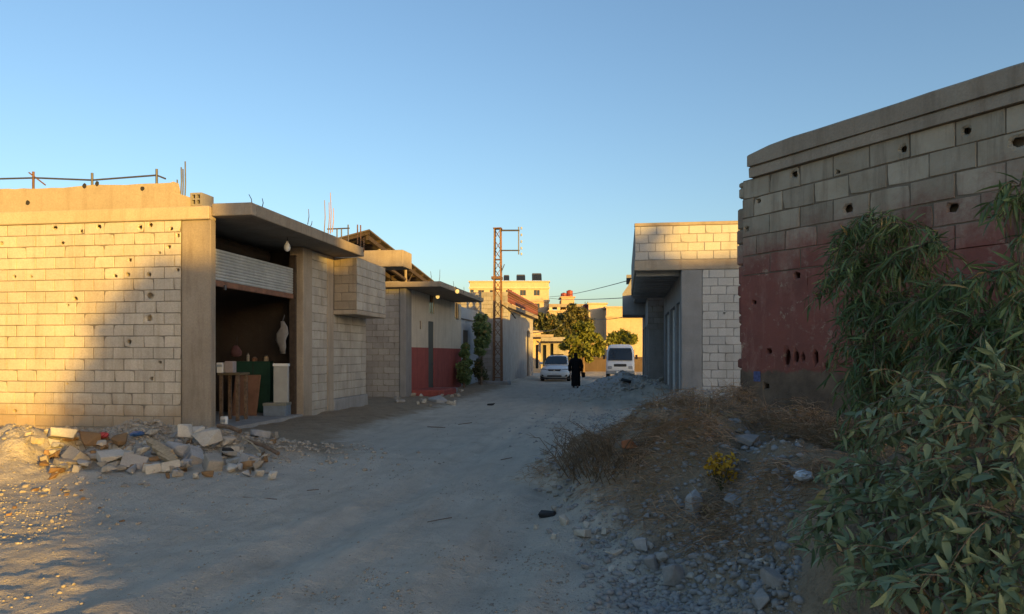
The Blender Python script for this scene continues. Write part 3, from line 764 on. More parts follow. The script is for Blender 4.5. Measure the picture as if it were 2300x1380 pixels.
# roof: steel railing, starter bars, hollow block
T = thing('roof_railing', (-10.5, 12.4, 4.65), 'rusty steel pipe railing along the garage parapet', 'railing')
yl = GYW+.10
def rp(px, py): return onY(px, py, yl)
bar('rail', [rp(-60, 405), rp(0, 402), rp(80, 400), rp(207, 405), rp(352, 394), rp(372, 402)], .016, M_STEEL, T)
for px, p0, p1 in ((75, 386, 420), (207, 389, 412), (352, 380, 408)):
    bar('post', [rp(px, p1+6), rp(px, p0)], .022, M_RUST if px == 75 else M_STEEL, T)
bar('brace', [rp(65, 388), rp(102, 416)], .014, M_RUST, T)
T = thing('starter_bars', (GX+.05, 12.5, 4.29), 'tall thin reinforcing bars standing at the garage corner', 'reinforcing bars')
for px, p0, p1 in ((407, 376, 440), (416, 363, 462), (411, 380, 450), (398, 404, 432)):
    a = onY(px, p0, 12.42); bb = onY(px-1, p1, 12.42)
    bar('bar', [bb, ((a.x+bb.x)/2+.01, 12.42, (a.z+bb.z)/2), a], .012, M_STEEL, T)
hb = onY(427, 458, 12.5); hb2 = onY(453, 433, 12.5)
T = thing('hollow_block', ((hb.x+hb2.x)/2, 12.7, cz1), 'grey hollow concrete block resting on the garage roof slab', 'concrete block')
fr = Frame((hb.x, 12.5), 0.0); bw_ = hb2.x-hb.x
wall_panels('shell', fr, 0, bw_, cz1+.012, cz1+.25, [(.035, bw_/2-.015, cz1+.045, cz1+.12), (bw_/2+.015, bw_-.035, cz1+.045, cz1+.12), (.035, bw_/2-.015, cz1+.145, cz1+.215), (bw_/2+.015, bw_-.035, cz1+.145, cz1+.215)], 0, .40, M_GBLOCK, T)
MB().box(.01, bw_-.01, .30, .39, cz1+.014, cz1+.245, fr).build('web', M_DARK, T)
MB().box(-.03, bw_+.03, -.03, .43, cz1, cz1+.011, fr).build('mortar_bed', M_CONC, T)
def wisps(label, lst, Y, mat, r=.009, cat='reinforcing bars', name='starter_bars', group=None):
    base = onY(lst[0][0], lst[0][2], Y)
    T = thing(name, base, label, cat, group)
    for (px, p0, p1, dx) in lst:
        a = onY(px+dx, p0, Y); bb = onY(px, p1, Y)
        bar('bar', [bb, ((a.x+bb.x)/2+.02, Y, (a.z+bb.z)/2), a], [r, r*.9, r*.7], mat, T, 5)
wisps('short bent bars sticking up from the garage roof edge', [(566, 437, 458, -7), (589, 446, 466, 0)], 13.3, M_STEEL)
wisps('thin twisted wires on the garage roof slab', [(691, 470, 505, 2), (695, 497, 512, 6)], 15.6, M_RUST)
wisps('tall pale dry canes rising beyond the garage roof', [(728, 450, 525, 1), (737, 455, 525, 2), (742, 433, 525, 0), (746, 468, 522, 3)], 17.0, M_STRAW, .012, 'canes', 'dry_canes')
T = thing('pipe_frame', onX(770, 540, -8.4), 'thin blue grey pipe frame on the far garage roof edge', 'pipe frame')
def q7(px, py): return onY(px, py, 18.0)
for s_, e_ in (((735, 515), (785, 513)), ((757, 513), (757, 540)), ((767, 514), (767, 540)), ((782, 505), (782, 545)), ((803, 505), (803, 548)), ((810, 506), (810, 560)), ((817, 534), (817, 566))):
    bar('pipe', [q7(*s_), q7(*e_)], .017, M_STEEL if s_[0] < 800 else M_RUST, T)

# ================================================================== block wall and shed behind
p0 = onY(823, 640, 24.3); p1 = onY(898, 640, 24.3)
YW = thing('yard_wall', ((p0.x+p1.x)/2, 24.4, 0.2), 'grey block yard wall between the garage and the cream house', 'wall')
FY = Frame((GX-4.2, 24.3), 0.0)
block_wall(FY, 0.6, p1.x-FY.o[0]-.01, 0.1, 4.07, 0.40, 0.21, M_GBLOCK, M_MORTAR, YW, 12)
SH = thing('steel_shed', (-10.6, 27, 0.2), 'open steel shed with sloping dark sheet roof rising behind the garage', 'shed')
sxr = -8.3
sA = onX(830, 517, sxr); sB = onX(968, 627, sxr); sC = onY(770, 533, sA.y)
gx_ = (sA.z-sC.z)/(sA.x-sC.x); gy_ = (sB.z-sA.z)/(sB.y-sA.y)
def sroof(x, y): return sA.z+gx_*(x-sA.x)+gy_*(y-sA.y)
xl_ = -13.2; ye_ = sB.y+1.2
def slab_between(x0, x1, y0, y1, dz0, dz1, nm, mat):
    cs = [(x0, y0), (x1, y0), (x1, y1), (x0, y1)]
    MB().add([(x, y, sroof(x, y)+dz0) for x, y in cs]+[(x, y, sroof(x, y)+dz1) for x, y in cs], [(0, 3, 2, 1), (4, 5, 6, 7), (0, 1, 5, 4), (1, 2, 6, 5), (2, 3, 7, 6), (3, 0, 4, 7)]).build(nm, mat, SH)
for k in range(6):
    x0 = xl_+(sxr-xl_)*k/6; x1 = xl_+(sxr-xl_)*(k+1)/6-.006
    slab_between(x0, x1, sA.y, ye_, -.02, .03, 'roof_sheet', M_SHEET)
for k in range(9):
    y0 = sA.y+.05+k*(ye_-sA.y-.2)/8
    slab_between(xl_, sxr-.03, y0, y0+.07, -.12, -.022, 'purlin', M_DKRUST)
for x0 in (sxr-.16, sxr-1.1, sxr-2.2, sxr-3.5):
    slab_between(x0, x0+.09, sA.y+.1, ye_-.1, -.27, -.122, 'rafter', M_DKRUST)
    slab_between(x0+.01, x0+.08, sA.y+1.3, ye_-.1, -.75, -.66, 'lower_chord', M_DKRUST)
    for yy in (24.75, 27.9, 31.0):
        bar('post', [(x0+.045, yy, 0), (x0+.045, yy, sroof(x0, yy)-.27)], .055, M_CONC if x0 > sxr-.3 else M_DKRUST, SH, 6)
        bar('strut', [(x0+.045, yy, sroof(x0, yy)-1.0), (x0+.045, yy+.9, sroof(x0, yy+.9)-.27)], .03, M_DKRUST, SH, 4)

# ================================================================== cream and red house
CH = thing('cream_house', (GX-1.2, 28.5, 0.2), 'small cream house with red painted base and thin concrete canopy', 'house')
FC = Frame((GX, 24.3), R(90))
uc0 = FC.px(925, 760)[0]; uc1 = FC.px(1036, 760)[0]
colx0 = onY(898, 700, 24.3).x
MB().box(colx0, GX-.005, 24.26, 24.3+uc0, 0.0, 4.0, WORLD, .015).build('corner_column', M_CONC2, CH)
def uzs(fr, a, b, c, d):
    p, q = fr.px(a, d), fr.px(b, c)
    pz = fr.px((a+b)/2, d)[1]; qz = fr.px((a+b)/2, c)[1]
    return (p[0], q[0], pz, qz)
door = list(uzs(FC, 962, 974, 722, 868)); door[2] = 0.25
win1 = uzs(FC, 965, 975, 660, 705); win2 = uzs(FC, 1022, 1031, 680, 718); slot = uzs(FC, 943, 947, 720, 740)
zred = FC.px(950, 781)[1]
ops = [tuple(door), win1, win2, slot]
wall_panels('cream_wall', FC, uc0, uc1, zred, 3.83, ops, 0.0, .22, M_CREAM, CH)
wall_panels('red_base', FC, uc0, uc1, -.1, zred-.003, ops, -0.006, .22, M_REDP, CH)
MB().box(door[0]+.01, door[1]-.01, .015, .06, .2, door[3]-.01, FC).build('door', M_DOOR, CH)
MB().box(door[1]-.14, door[1]-.10, -.02, .013, 1.15, 1.27, FC).build('handle', M_STEEL, [c_ for c_ in CH.children if c_.name.startswith('door')][-1])
for w_ in (win1, win2, slot):
    MB().box(w_[0]+.01, w_[1]-.01, .03, .06, w_[2]+.01, w_[3]-.01, FC).build('window', M_GLASS, CH)
    wno = CH.children[-1]
    MB().box((w_[0]+w_[1])/2-.02, (w_[0]+w_[1])/2+.02, .012, .028, w_[2]+.012, w_[3]-.012, FC).build('window_frame', M_RUST, wno)
for k in range(1, 17):        # block joints just show through the paint
    pass
cpx = onY(990, 640, 24.0).x; ye = onX(1086, 676, cpx).y
MB().box(GX-3.0, cpx, 24.0, ye, 3.84, 4.02, WORLD, .012).build('canopy_slab', M_CONC, CH)
MB().box(-13, GX-.25, 32.0, 32.2, 0, 3.83).build('rear_wall', M_GBLOCK, CH)
MB().box(-13, GX-.24, 24.5, 31.98, 3.62, 3.82).build('ceiling', M_CONC2, CH)
sp = FC.px(968, 885)
MB().box(uc0-.05, uc0+1.9, -1.15, -.01, -.1, .34, FC, .03).build('doorstep', M_REDP, CH)
MB().box(uc0+1.92, uc0+2.9, -1.0, -.01, -.1, .30, FC, .03).build('step', M_CONC2, CH)
for px, py, lbl in ((983, 667, 'yellow lit globe lamp on the cream house wall beside its window'), (1027, 655, 'yellow globe lamp at the canopy edge of the cream house')):
    if px == 983: p = onX(px, py, GX+.2)
    else: p = onX(px, py, cpx+.06)
    T = thing('wall_lamp', p, lbl, 'lamp')
    me_, nt_, b_x = new_mat('lamp_glow_'+str(px)); b_x.inputs['Base Color'].default_value = (.8, .6, .25, 1)
    b_x.inputs['Emission Color'].default_value = (1, .62, .16, 1); b_x.inputs['Emission Strength'].default_value = 0.45
    rg = []
    for q in range(7):
        an = -1.5+q*.5; rr_ = .07*math.cos(an)+.004
        rg.append([(p.x+rr_*math.cos(k*.7854), p.y+rr_*math.sin(k*.7854), p.z+.08*math.sin(an)) for k in range(8)])
    MB().rings(rg).build('globe', me_, T, smooth=True)
    bar('bracket', [(p.x, p.y, p.z+.08), (p.x-(.2 if px == 983 else .07), p.y, p.z+.17)], .02, M_STEEL, T)
wisps('fine wires standing on the canopy of the cream house', [(968, 610, 634, -1), (985, 606, 640, 3), (1018, 632, 650, 0), (1040, 645, 660, 2)], 26.0, M_STEEL, .010)
bar_t = None
# pale blue painted bay with metal gate
u1 = FC.px(1076, 760)[0]
BB = thing('pale_blue_house', (GX-1, 34, .2), 'narrow pale blue painted house front with dark metal door', 'house')
dr = list(uzs(FC, 1041, 1052, 742, 860)); dr[2] = .2
wall_panels('wall', FC, uc1+.01, u1+1.0, -.1, 3.75, [tuple(dr)], .02, .22, M_BLUEW, BB)
MB().box(dr[0]+.01, dr[1]-.01, .03, .07, .1, dr[3]-.01, FC).build('door', M_DOOR, BB)
zz_ = FC.px(1050, 720)[1]
MB().box(uc1+.01, u1, -.02, .018, zz_, zz_+.05, FC).build('string_course', M_STEEL, BB)
MB().box(-12, GX-.24, 32.5, FC.pt(u1+1, 0, 0)[1], 3.6, 3.75).build('roof', M_CONC2, BB)

# ================================================================== next block house, further along
yc = 37.0
CX0 = -6.2
BC = thing('block_house', (CX0-2, 42, .1), 'grey block house with red edged sheet roof beyond the lattice pole', 'house')
g0 = onY(1060, 656, yc); g1 = onY(1140, 656, yc); g2 = onY(1192, 705, yc)
FD = Frame((0, yc), 0)
MB().prism([(-14, -.1), (CX0, -.1), (CX0, onY(1140, 705, yc).z), (g1.x, g1.z), (-14, g1.z)], 0.013, .22, FD).build('mortar_bed', M_MORTAR, BC)
block_wall(FD, g0.x-.6, CX0-.01, 0.1, onY(1140, 712, yc).z, .40, .21, M_GBLOCK, M_MORTAR, BC, 21, core=False, dep=.1)
block_wall(FD, g0.x-.6, g1.x, onY(1140, 712, yc).z+.003, g1.z, .40, .21, M_GBLOCK, M_MORTAR, BC, 22, core=False, dep=.1)
FD2 = Frame((CX0, yc), R(90))
uD = onX(1197, 760, CX0).y-yc
zt = FD2.px(1160, 715)[1]
wall_panels('street_wall', FD2, 0.23, uD, -.1, 4.0, [(uD-3.2, uD-1.6, .1, 3.1), (uD-1.2, uD-.5, .1, 3.0)], 0.0, .2, M_GBLOCK, BC)
MB().box(uD-3.25, uD-1.55, .1, .14, 0, 3.12, FD2).build('door', M_DOOR, BC)
MB().box(uD-1.22, uD-.48, .1, .14, 0, 3.02, FD2).build('door', plain('blue_door', (.07, .09, .17), .6), BC)
MB().box(0, uD+.2, -.35, .0, 4.003, 4.2, FD2, .01).build('eaves_slab', M_CONC, BC)
MB().prism([(CX0+.3, 4.25), (g1.x-.05, g1.z+.1), (g1.x-.05, g1.z+.2), (CX0+.35, 4.35)], .3, uD, FD).build('roof_sheet', plain('red_sheet', (.22, .07, .05), .7), BC)
for f in (.15, .4, .65, .9):
    xx = g1.x+(CX0+.3-g1.x)*f; bar('rafter', [(xx, yc+.25, g1.z+.12-(g1.z-4.2)*f), (xx, yc+uD, g1.z+.12-(g1.z-4.2)*f)], .05, M_RUST, BC, 4)
MB().box(-14, CX0-.2, yc+uD-.2, yc+uD, 0, 4.0).build('rear_wall', M_GBLOCK, BC)

# ================================================================== right hand building
RY = 20.0
xr0 = onY(1530, 700, RY).x; xr1 = onY(1577, 700, RY).x
RB = thing('pale_block_building', (xr0+2.5, RY+4, .4), 'pale block shop building with deep overhanging concrete storey', 'building')
FR = Frame((0, RY), 0)
zsl0, zsl1 = onY(1560, 606, RY).z, onY(1560, 583, RY).z
ztop = onY(1540, 499, RY).z
xo = onY(1425, 560, RY).x
block_wall(FR, xr1+.004, xr1+3.6, 0.3, zsl0-.003, .40, .222, M_WBLOCK, M_WMORTAR, RB, 31, [(*FR.px(1627, 702), .03)], joint=.012)
MB().box(xr0, xr1, 0.0, .55, 0, zsl0-.003, FR, .015).build('corner_column', M_CONC2, RB)
MB().box(xo, xr1+3.6, -.01, 9.0, zsl0, zsl1, FR, .012).build('floor_slab', M_CONC, RB)
FRl = Frame((xo, RY+.0), R(-90))
block_wall(FR, xo+.01, xr1+3.6, zsl1+.003, ztop-.09, .42, .215, M_WBLOCK, M_WMORTAR, RB, 32, joint=.014, core_t=.18, dep=.12, off0=.1)
MB().box(xo, xr1+3.62, -.012, .2, ztop-.087, ztop, FR, .01).build('coping', M_CONC, RB)
MB().box(xo+.005, xo+.18, .205, 9, zsl1+.003, ztop-.1, FR).build('parapet_side', M_GBLOCK, RB)
for k in range(14):     # joists under the overhang
    yy = .35+k*.62
    MB().box(xo+.05, xr0-.02, yy, yy+.16, zsl0-.12, zsl0-.002, FR).build('joist', M_CONC2, RB)
# shop fronts facing the street
FQ = Frame((xr0, RY+9.0), R(-90))     # u runs towards the camera
shops = [(1.0, 3.4), (4.0, 6.3), (6.8, 8.3)]
wall_panels('shop_front', FQ, 0, 8.44, .1, zsl0-.004, [(a, c, .2, 3.05) for a, c in shops], .02, .3, M_CONC2, RB)
for a, c in shops:
    shu = MB().box(a-.02, c+.02, .16, .2, .2, 3.07, FQ).build('shop_shutter', M_DOORB, RB)
    for q in (a+.03, (a+c)/2, c-.09):
        MB().box(q, q+.06, .10, .158, .2, 3.05, FQ).build('door_frame', M_WHITE, RB)
    for k in range(8):
        MB().box(a+.1, c-.1, .145, .158, .45+k*.33, .47+k*.33, FQ).build('shutter_rib', M_SHUT, shu)
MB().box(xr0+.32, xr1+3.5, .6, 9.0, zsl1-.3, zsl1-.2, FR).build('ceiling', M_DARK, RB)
MB().box(xr1+3.4, xr1+3.6, .22, 9.0, .1, zsl0-.01, FR).build('side_wall', M_GBLOCK, RB)
MB().box(xr0+.3, xr1+3.4, 8.8, 9.0, .1, zsl0-.01, FR).build('rear_wall', M_GBLOCK, RB)
# second building beyond, set forward, with a boxed balcony
R2Y = 29.3
x20 = onY(1456, 700, R2Y).x
R2 = thing('grey_shop_building', (x20+2, R2Y+5, .3), 'dark grey shop building with boxed out balcony beyond the pale block building', 'building')
F2 = Frame((0, R2Y), 0)
zb2 = onY(1470, 705, R2Y).z
MB().box(x20, xr0+.6, 0, .3, 0.1, 3.0, F2, .02).build('corner_wall', M_CONC2, R2)
block_wall(Frame((0, R2Y-.02), 0), x20-.02, xr0+.5, onY(1470, 740, R2Y).z, onY(1470, 662, R2Y).z, .40, .22, M_GBLOCK, M_MORTAR, R2, 35, dep=.1, core_t=.1)
MB().box(x20-.5, xr0+2, -.06, 10, onY(1470, 662, R2Y).z+.004, onY(1470, 640, R2Y).z, F2, .012).build('floor_slab', M_CONC2, R2)
FQ2 = Frame((x20, R2Y+10.0), R(-90))
wall_panels('shop_front', FQ2, 0, 9.68, 0, onY(1470, 662, R2Y).z, [(1, 3.5, .2, 2.8), (4.5, 7, .2, 2.8), (7.6, 9.2, .2, 2.8)], .02, .3, M_CONC2, R2)
for a, c in ((1, 3.5), (4.5, 7), (7.6, 9.2)):
    MB().box(a-.02, c+.02, .16, .2, .2, 2.82, FQ2).build('shop_shutter', M_STEEL, R2)
    MB().box(a+.02, a+.08, .1, .158, .2, 2.8, FQ2).build('door_frame', M_WHITE, R2)
by = 34.0
bx0 = onY(1398, 700, by).x; bx1 = onY(1428, 700, by).x
zB0 = onY(1410, 707, by).z
FB = Frame((0, by), 0)
MB().prism([(bx0, zB0), (bx1+.7, zB0), (bx1+.7, onY(1422, 612, by).z), (onY(1421, 600, by).x, onY(1421, 617, by).z), (onY(1412, 600, by).x, onY(1412, 640, by).z), (bx0, onY(1398, 660, by).z)], 0, 3.0, FB).build('balcony', M_CONC2, R2)
MB().box(onY(1407, 600, by).x, bx1+.4, -.12, 3.1, onY(1415, 625, by).z, onY(1415, 618, by).z, FB).build('balcony_cap', M_CONC2, R2)
MB().box(onY(1438, 700, by).x, bx1+2, .1, 6, onY(1440, 600, by).z-1.2, onY(1440, 640, by).z, FB).build('upper_wall', M_GBLOCK, R2)

# ================================================================== red wall building
WPHI = math.atan2(RWD[1], RWD[0])
FW = Frame(RWC, WPHI)
WL = 8.2
RW = thing('red_wall_building', (RWC[0]+2, RWC[1]-2, .6), 'shell pocked block building with faded red painted wall behind the bushes', 'building')
ztw = 4.22; BW_RED = .47
zband = FW.px(1700, 398)[1]
zpl = 2.62
wh = [(2033, 336, 9), (2170, 294, 9), (2195, 299, 12), (2292, 298, 13), (2138, 455, 11), (1792, 378, 11), (1704, 446, 7), (1728, 472, 8), (1881, 394, 6), (1753, 412, 5), (1676, 516, 8), (1905, 468, 12)]
holes = []
for hx, hy, r_ in wh:
    u, z = FW.px(hx, hy); dd = atD(hx, hy, 1)
    holes.append((u, z, r_/FPX*8.6*.95))
block_wall(FW, 0.02, WL, zpl, zband, BW_RED, .236, M_RWALL, M_WJOINT, RW, 41, holes, dep=.15, joint=.009, sag=.006, tilt=.009, recess=.012)
# plastered lower wall in patches, pierced by shots and slots
ph = [(1685, 596, 7, 1), (1790, 607, 8, 1), (1694, 671, 6, 1), (1838, 663, 7, 1), (1727, 789, 7, 1), (1716, 868, 8, 1), (1855, 822, 6, 1), (1765, 802, 8, 2.6), (1788, 802, 6, 2.6), (1803, 803, 5, 1.8), (1832, 803, 6, 2.8)]
plh = []
for hx, hy, r_, asp in ph:
    u, z = FW.px(hx, hy); plh.append((u, z, r_/FPX*9.2, asp))
cells_u = np.linspace(0.0, WL, 24); cells_z = [-.2, .75, 1.12, 1.40, 1.72, 2.02, 2.32, 2.617]
pm = MB(); pr = random.Random(5)
jv = {}
def pv(i, j):
    return (cells_u[i], pr.uniform(-.008, .008), cells_z[j])
gridp = {(i, j): pv(i, j) for i in range(len(cells_u)) for j in range(len(cells_z))}
for i in range(len(cells_u)-1):
    for j in range(len(cells_z)-1):
        q = [gridp[i, j], gridp[i+1, j], gridp[i+1, j+1], gridp[i, j+1]]
        hs = [h for h in plh if cells_u[i] <= h[0] < cells_u[i+1] and cells_z[j] <= h[1] < cells_z[j+1]]
        if not hs:
            pm.add([FW.pt(*p_) for p_ in q], [(0, 1, 2, 3)]); continue
        hs.sort(); us_ = [cells_u[i]]+[(a[0]+c[0])/2 for a, c in zip(hs[:-1], hs[1:])]+[cells_u[i+1]]
        for (ua, ub, h) in zip(us_[:-1], us_[1:], hs):
            def dl(u_, top):
                f = (u_-cells_u[i])/(cells_u[i+1]-cells_u[i])
                a_0, a_1 = (q[3], q[2]) if top else (q[0], q[1])
                return a_0[1]*(1-f)+a_1[1]*f
            za, zb_ = cells_z[j], cells_z[j+1]
            um, zm = (ua+ub)/2, (za+zb_)/2
            outer = [(ua, za), (um, za), (ub, za), (ub, zm), (ub, zb_), (um, zb_), (ua, zb_), (ua, zm)]
            hu = min(max(h[0], ua+h[2]*1.5), ub-h[2]*1.5); hv = min(max(h[1], za+h[2]*h[3]*1.45), zb_-h[2]*h[3]*1.45)
            vs = [FW.pt(a, dl(a, c > zm) if abs(c-zm) > .001 else 0, c) for a, c in outer]
            for kk, dd in ((1.5, .0), (1.0, .02), (.95, .045), (2.4, .047), (2.4, .175)):
                for a, c in outer:
                    an = math.atan2((c-hv)/h[3], a-hu); k2 = kk*pr.uniform(.8, 1.15)
                    vs.append(FW.pt(hu+math.cos(an)*h[2]*k2, dd, hv+math.sin(an)*h[2]*h[3]*k2))
            fs = []
            for r_ in range(5):
                for k in range(8):
                    fs.append((r_*8+k, r_*8+(k+1) % 8, r_*8+8+(k+1) % 8, r_*8+8+k))
            fs.append(tuple(range(40, 48)))
            pm.add(vs, fs)
pm.build('plaster', M_RWALL, RW)
# broken end of the wall: uneven stones up the edge
er = random.Random(9); zz = .2
while zz < zband:
    hh = er.uniform(.10, .30); 
    dx = er.uniform(-.08, .04)-(.05 if zz < 3.3 else 0)
    mb = MB(); mb.box(dx, .10, .03+er.uniform(-.01, .02), .42, zz, min(zz+hh, zband)-.006, FW, .02)
    mb.build('end_stone', M_RWALL, RW); zz += hh
bb = []
u_b0 = FW.px(1688, 370)[0]
for (d0, z0, z1) in ((-.05, zband+.003, zband+.14), (-.075, zband+.143, ztw)):
    ringA = []
    uu = u_b0
    k = 0
    while uu <= WL:
        jj = er.uniform(-.008, .008)
        zt_ = z1-(.05 if k == 0 and z1 == ztw else 0)+jj
        ringA.append([FW.pt(uu, d0+er.uniform(-.006, .006), z0), FW.pt(uu, d0+er.uniform(-.006, .006), zt_-.02), FW.pt(uu, d0+.02, zt_), FW.pt(uu, .35, zt_), FW.pt(uu, .35, z0)])
        uu += .35; k += 1
    MB().rings(ringA).build('roof_band', M_CONC, RW)
MB().box(.25, WL, .36, 4.0, ztw-.35, ztw-.08, FW).build('roof', M_CONC2, RW)
MB().box(.12, .3, .43, 3.9, 0, ztw-.36, FW).build('end_wall', M_GBLOCK, RW)
MB().box(.3, WL, 3.7, 3.9, 0, ztw-.36, FW).build('rear_wall', M_GBLOCK, RW)
MB().box(.3, WL, .18, .36, -.2, ztw-.36, FW).build('inner_leaf', M_MORTAR, RW)
MB().box(WL, WL+.2, .0, 3.9, -.2, ztw-.05, FW).build('end_wall', M_GBLOCK, RW)
up, zp = FW.px(1702, 845)
mb = MB(); mb.box(up-.06, up+.05, -.012, -.004, zp-.07, zp+.06, FW); mb.build('blue_paint_patch', plain('blue_patch', (.10, .12, .26), .8, 0, .4, 30), RW)

# ================================================================== unseen house and trees behind the photographer, shaped to shade the street
def sunpos(n, s):
    """n across the light, s along it (away from the sun positive)"""
    return (0.712*n-0.702*s, 0.702*n+0.712*s)
TE = math.tan(SUN_EL)
OS = -46.0
ang = math.atan2(0.702, 0.712)
BH = thing('shade_house', (*sunpos(16, OS-4), 0), 'unseen flat roofed house behind the photographer, added to shade the street', 'house')
FO = Frame(sunpos(0, OS), ang)        # u = n, depth towards... away from street
def oc(n0, n1, h, nm, d0=-6.0, d1=0.0):
    MB().box(n0, n1, d0, d1, 0, h, FO).build(nm, M_CREAM, BH)
HB = 4.05+TE*(OS*-1+13.5)
oc(3.5, 6.9, HB+.95, 'shade_wing'); oc(6.9, 7.65, HB+.22, 'shade_wing', -6.2, -.1); oc(7.65, 9.3, HB+1.0, 'shade_wing'); oc(9.3, 13.6, HB+.62, 'shade_wing', -6.2, -.1)  # wing heights stepped to shape the edge of the cast shadow
oc(13.6, 14.9, HB+.3, 'shade_wing'); oc(14.9, 33.5, HB, 'shade_wing', -6.5, -.2)
for k in range(6):
    MB().box(4.4+k*3.6, 5.6+k*3.6, .01, .05, 1.2, 2.7, FO).build('window', M_GLASS, BH)
def leaf_cloud(centers, n, size, rng, flat=0.5):
    """n leaves as bent quads about centres (x, y, z, r)"""
    cs = np.array(centers, float)
    wgt = cs[:, 3]**2.2; pick = rng.choice(len(cs), n, p=wgt/wgt.sum())
    d = rng.normal(size=(n, 3)); d /= np.linalg.norm(d, axis=1)[:, None]
    rr = cs[pick, 3]*np.power(rng.random(n), 0.42)*(1+.12*rng.normal(size=n))
    P = cs[pick, :3]+d*rr[:, None]*np.array([1, 1, .85])
    a = rng.normal(size=(n, 3)); a /= np.linalg.norm(a, axis=1)[:, None]
    b2 = np.cross(a, rng.normal(size=(n, 3))); b2 /= np.linalg.norm(b2, axis=1)[:, None]
    s = size*(0.6+0.8*rng.random(n))[:, None]
    V = np.stack([P-a*s, P+b2*s*flat, P+a*s, P-b2*s*flat], 1).reshape(-1, 3)
    return V, np.arange(n*4).reshape(n, 4)
def make_tree(name, base, centers, n, size, mat, label, trunk_r=.12, cat='tree', group=None, seed=1, flat=.5, limbs=6, trunk_top=None):
    rng = np.random.default_rng(seed)
    T = thing(name, base, label, cat, group)
    cs = np.array(centers, float)
    V, F = leaf_cloud(centers, n, size, rng, flat)
    me = np_mesh('crown', V-np.array(base), F, mat)
    o = inst('crown', me, base, T)
    mb = MB(); top = Vector(cs[:, :3].mean(0)) if trunk_top is None else Vector(trunk_top)
    bz = Vector(base)
    mid = bz.lerp(top, .5)+Vector((rng.uniform(-.1, .1), rng.uniform(-.1, .1), 0))
    mb.tube([bz-Vector((0, 0, .1)), mid, top], [trunk_r*1.25, trunk_r, trunk_r*.5], 8)
    for k in range(min(limbs, len(cs))):
        c_ = Vector(cs[k % len(cs), :3])
        mb.tube([mid.lerp(top, .3+.1*(k % 4)), mid.lerp(c_, .6)+Vector((0, 0, .1)), c_], [trunk_r*.5, trunk_r*.35, trunk_r*.12], 5)
    mb.build('trunk', M_BARK, T)
    return T
def blob(c, r, k, seed, sq=.75):
    r_ = random.Random(seed); out = []
    for _ in range(k):
        a = r_.uniform(0, 6.283); rr = r*math.sqrt(r_.random())*.75; z = r_.uniform(-1, 1)*r*sq
        out.append((c[0]+rr*math.cos(a), c[1]+rr*math.sin(a), c[2]+z, r*r_.uniform(.28, .5)))
    return out
def shade_tree(n, h, r, seed, s=OS+6, k=14, squash=1.0, leaves=5200):
    x_, y_ = sunpos(n, s)
    cs = blob((x_, y_, h), r, k, seed, squash)
    make_tree('shade_tree', (x_, y_, 0), cs, leaves, .16, M_LEAFD, 'broad tree beside the house behind the photographer', .25, group='trees behind the photographer', seed=seed)
D0 = (OS+6)*-1
cs_ = []
for n_, h_, r_ in ((3.35, 7.35, .85), (3.15, 6.75, .9), (3.0, 6.1, .95), (2.75, 5.4, 1.0), (2.55, 4.7, 1.0), (3.4, 5.6, 1.0), (3.5, 4.6, 1.1), (2.35, 4.0, 1.05), (2.2, 3.3, 1.1), (3.3, 3.5, 1.2), (2.1, 2.5, 1.1), (3.1, 2.4, 1.2), (2.3, 1.7, 1.1), (3.3, 1.4, 1.1), (4.2, 2.2, 1.2), (4.2, 3.6, 1.2), (4.2, 5.0, 1.2), (3.7, 6.4, .75), (3.75, 7.3, .6), (1.75, 3.7, .6), (1.7, 2.6, .7), (1.9, 1.6, .8), (1.55, 3.3, .65), (1.5, 2.3, .75), (1.7, 4.0, .5)):
    x_, y_ = sunpos(n_-.5, OS+6+rnd.uniform(-.6, .6)); cs_.append((x_, y_, h_, r_))
make_tree('shade_tree', (*sunpos(3.2, OS+6), 0), cs_, 17000, .16, M_LEAFD, 'broad tree behind the photographer with foliage down to the ground', .25, seed=5)
shade_tree(13.3, 4.0+TE*(D0+12), 1.1, 6)
shade_tree(14.6, 4.75+TE*(D0+11), .5, 7, k=6, leaves=800)

# ================================================================== far houses
def far_house(label, px0, px1, pyt, D, dep, mat, wins=(), group=None, zbot=0.0, bands=(), name='far_house', yaw=0.0, pmat=None):
    p = atD(px0, pyt, D); q = atD(px1, pyt, D)
    T = thing(name, ((p.x+q.x)/2, (p.y+q.y)/2+dep/2, zbot), label, 'house', group)
    fr = Frame((p.x, p.y), YAW+yaw); w = (q.xy-p.xy).length/max(.2, math.cos(yaw))
    ops = []
    for (a, c, t, bt) in wins:
        u0, z1_ = fr.px(a, t); u1_, z0_ = fr.px(c, bt); ops.append((u0, u1_, z0_, z1_))
    wall_panels('wall', fr, 0, w, zbot, p.z, ops, 0, .35, mat, T)
    MB().box(0, w, .36, dep, zbot, p.z-.2, fr).build('rear_block', mat, T)
    MB().box(-.15, w+.15, -.12, dep+.1, p.z+.003, p.z+.16, fr, .01).build('roof_edge', mat, T)
    for (u0, u1_, z0_, z1_) in ops:
        wn_ = MB().box(u0-.03, u1_+.03, .22, .28, z0_-.03, z1_+.03, fr).build('window', M_GLASS, T)
        if u1_-u0 > .7: MB().box((u0+u1_)/2-.04, (u0+u1_)/2+.04, .17, .218, z0_, z1_, fr).build('frame', M_RUST, wn_)
    for (py, hh) in bands:
        z_ = fr.px(px0, py)[1]
        MB().box(-.1, w+.1, -.22, -.003, z_-hh/2, z_+hh/2, fr).build('floor_band', mat, T)
    return T, fr, w, p.z
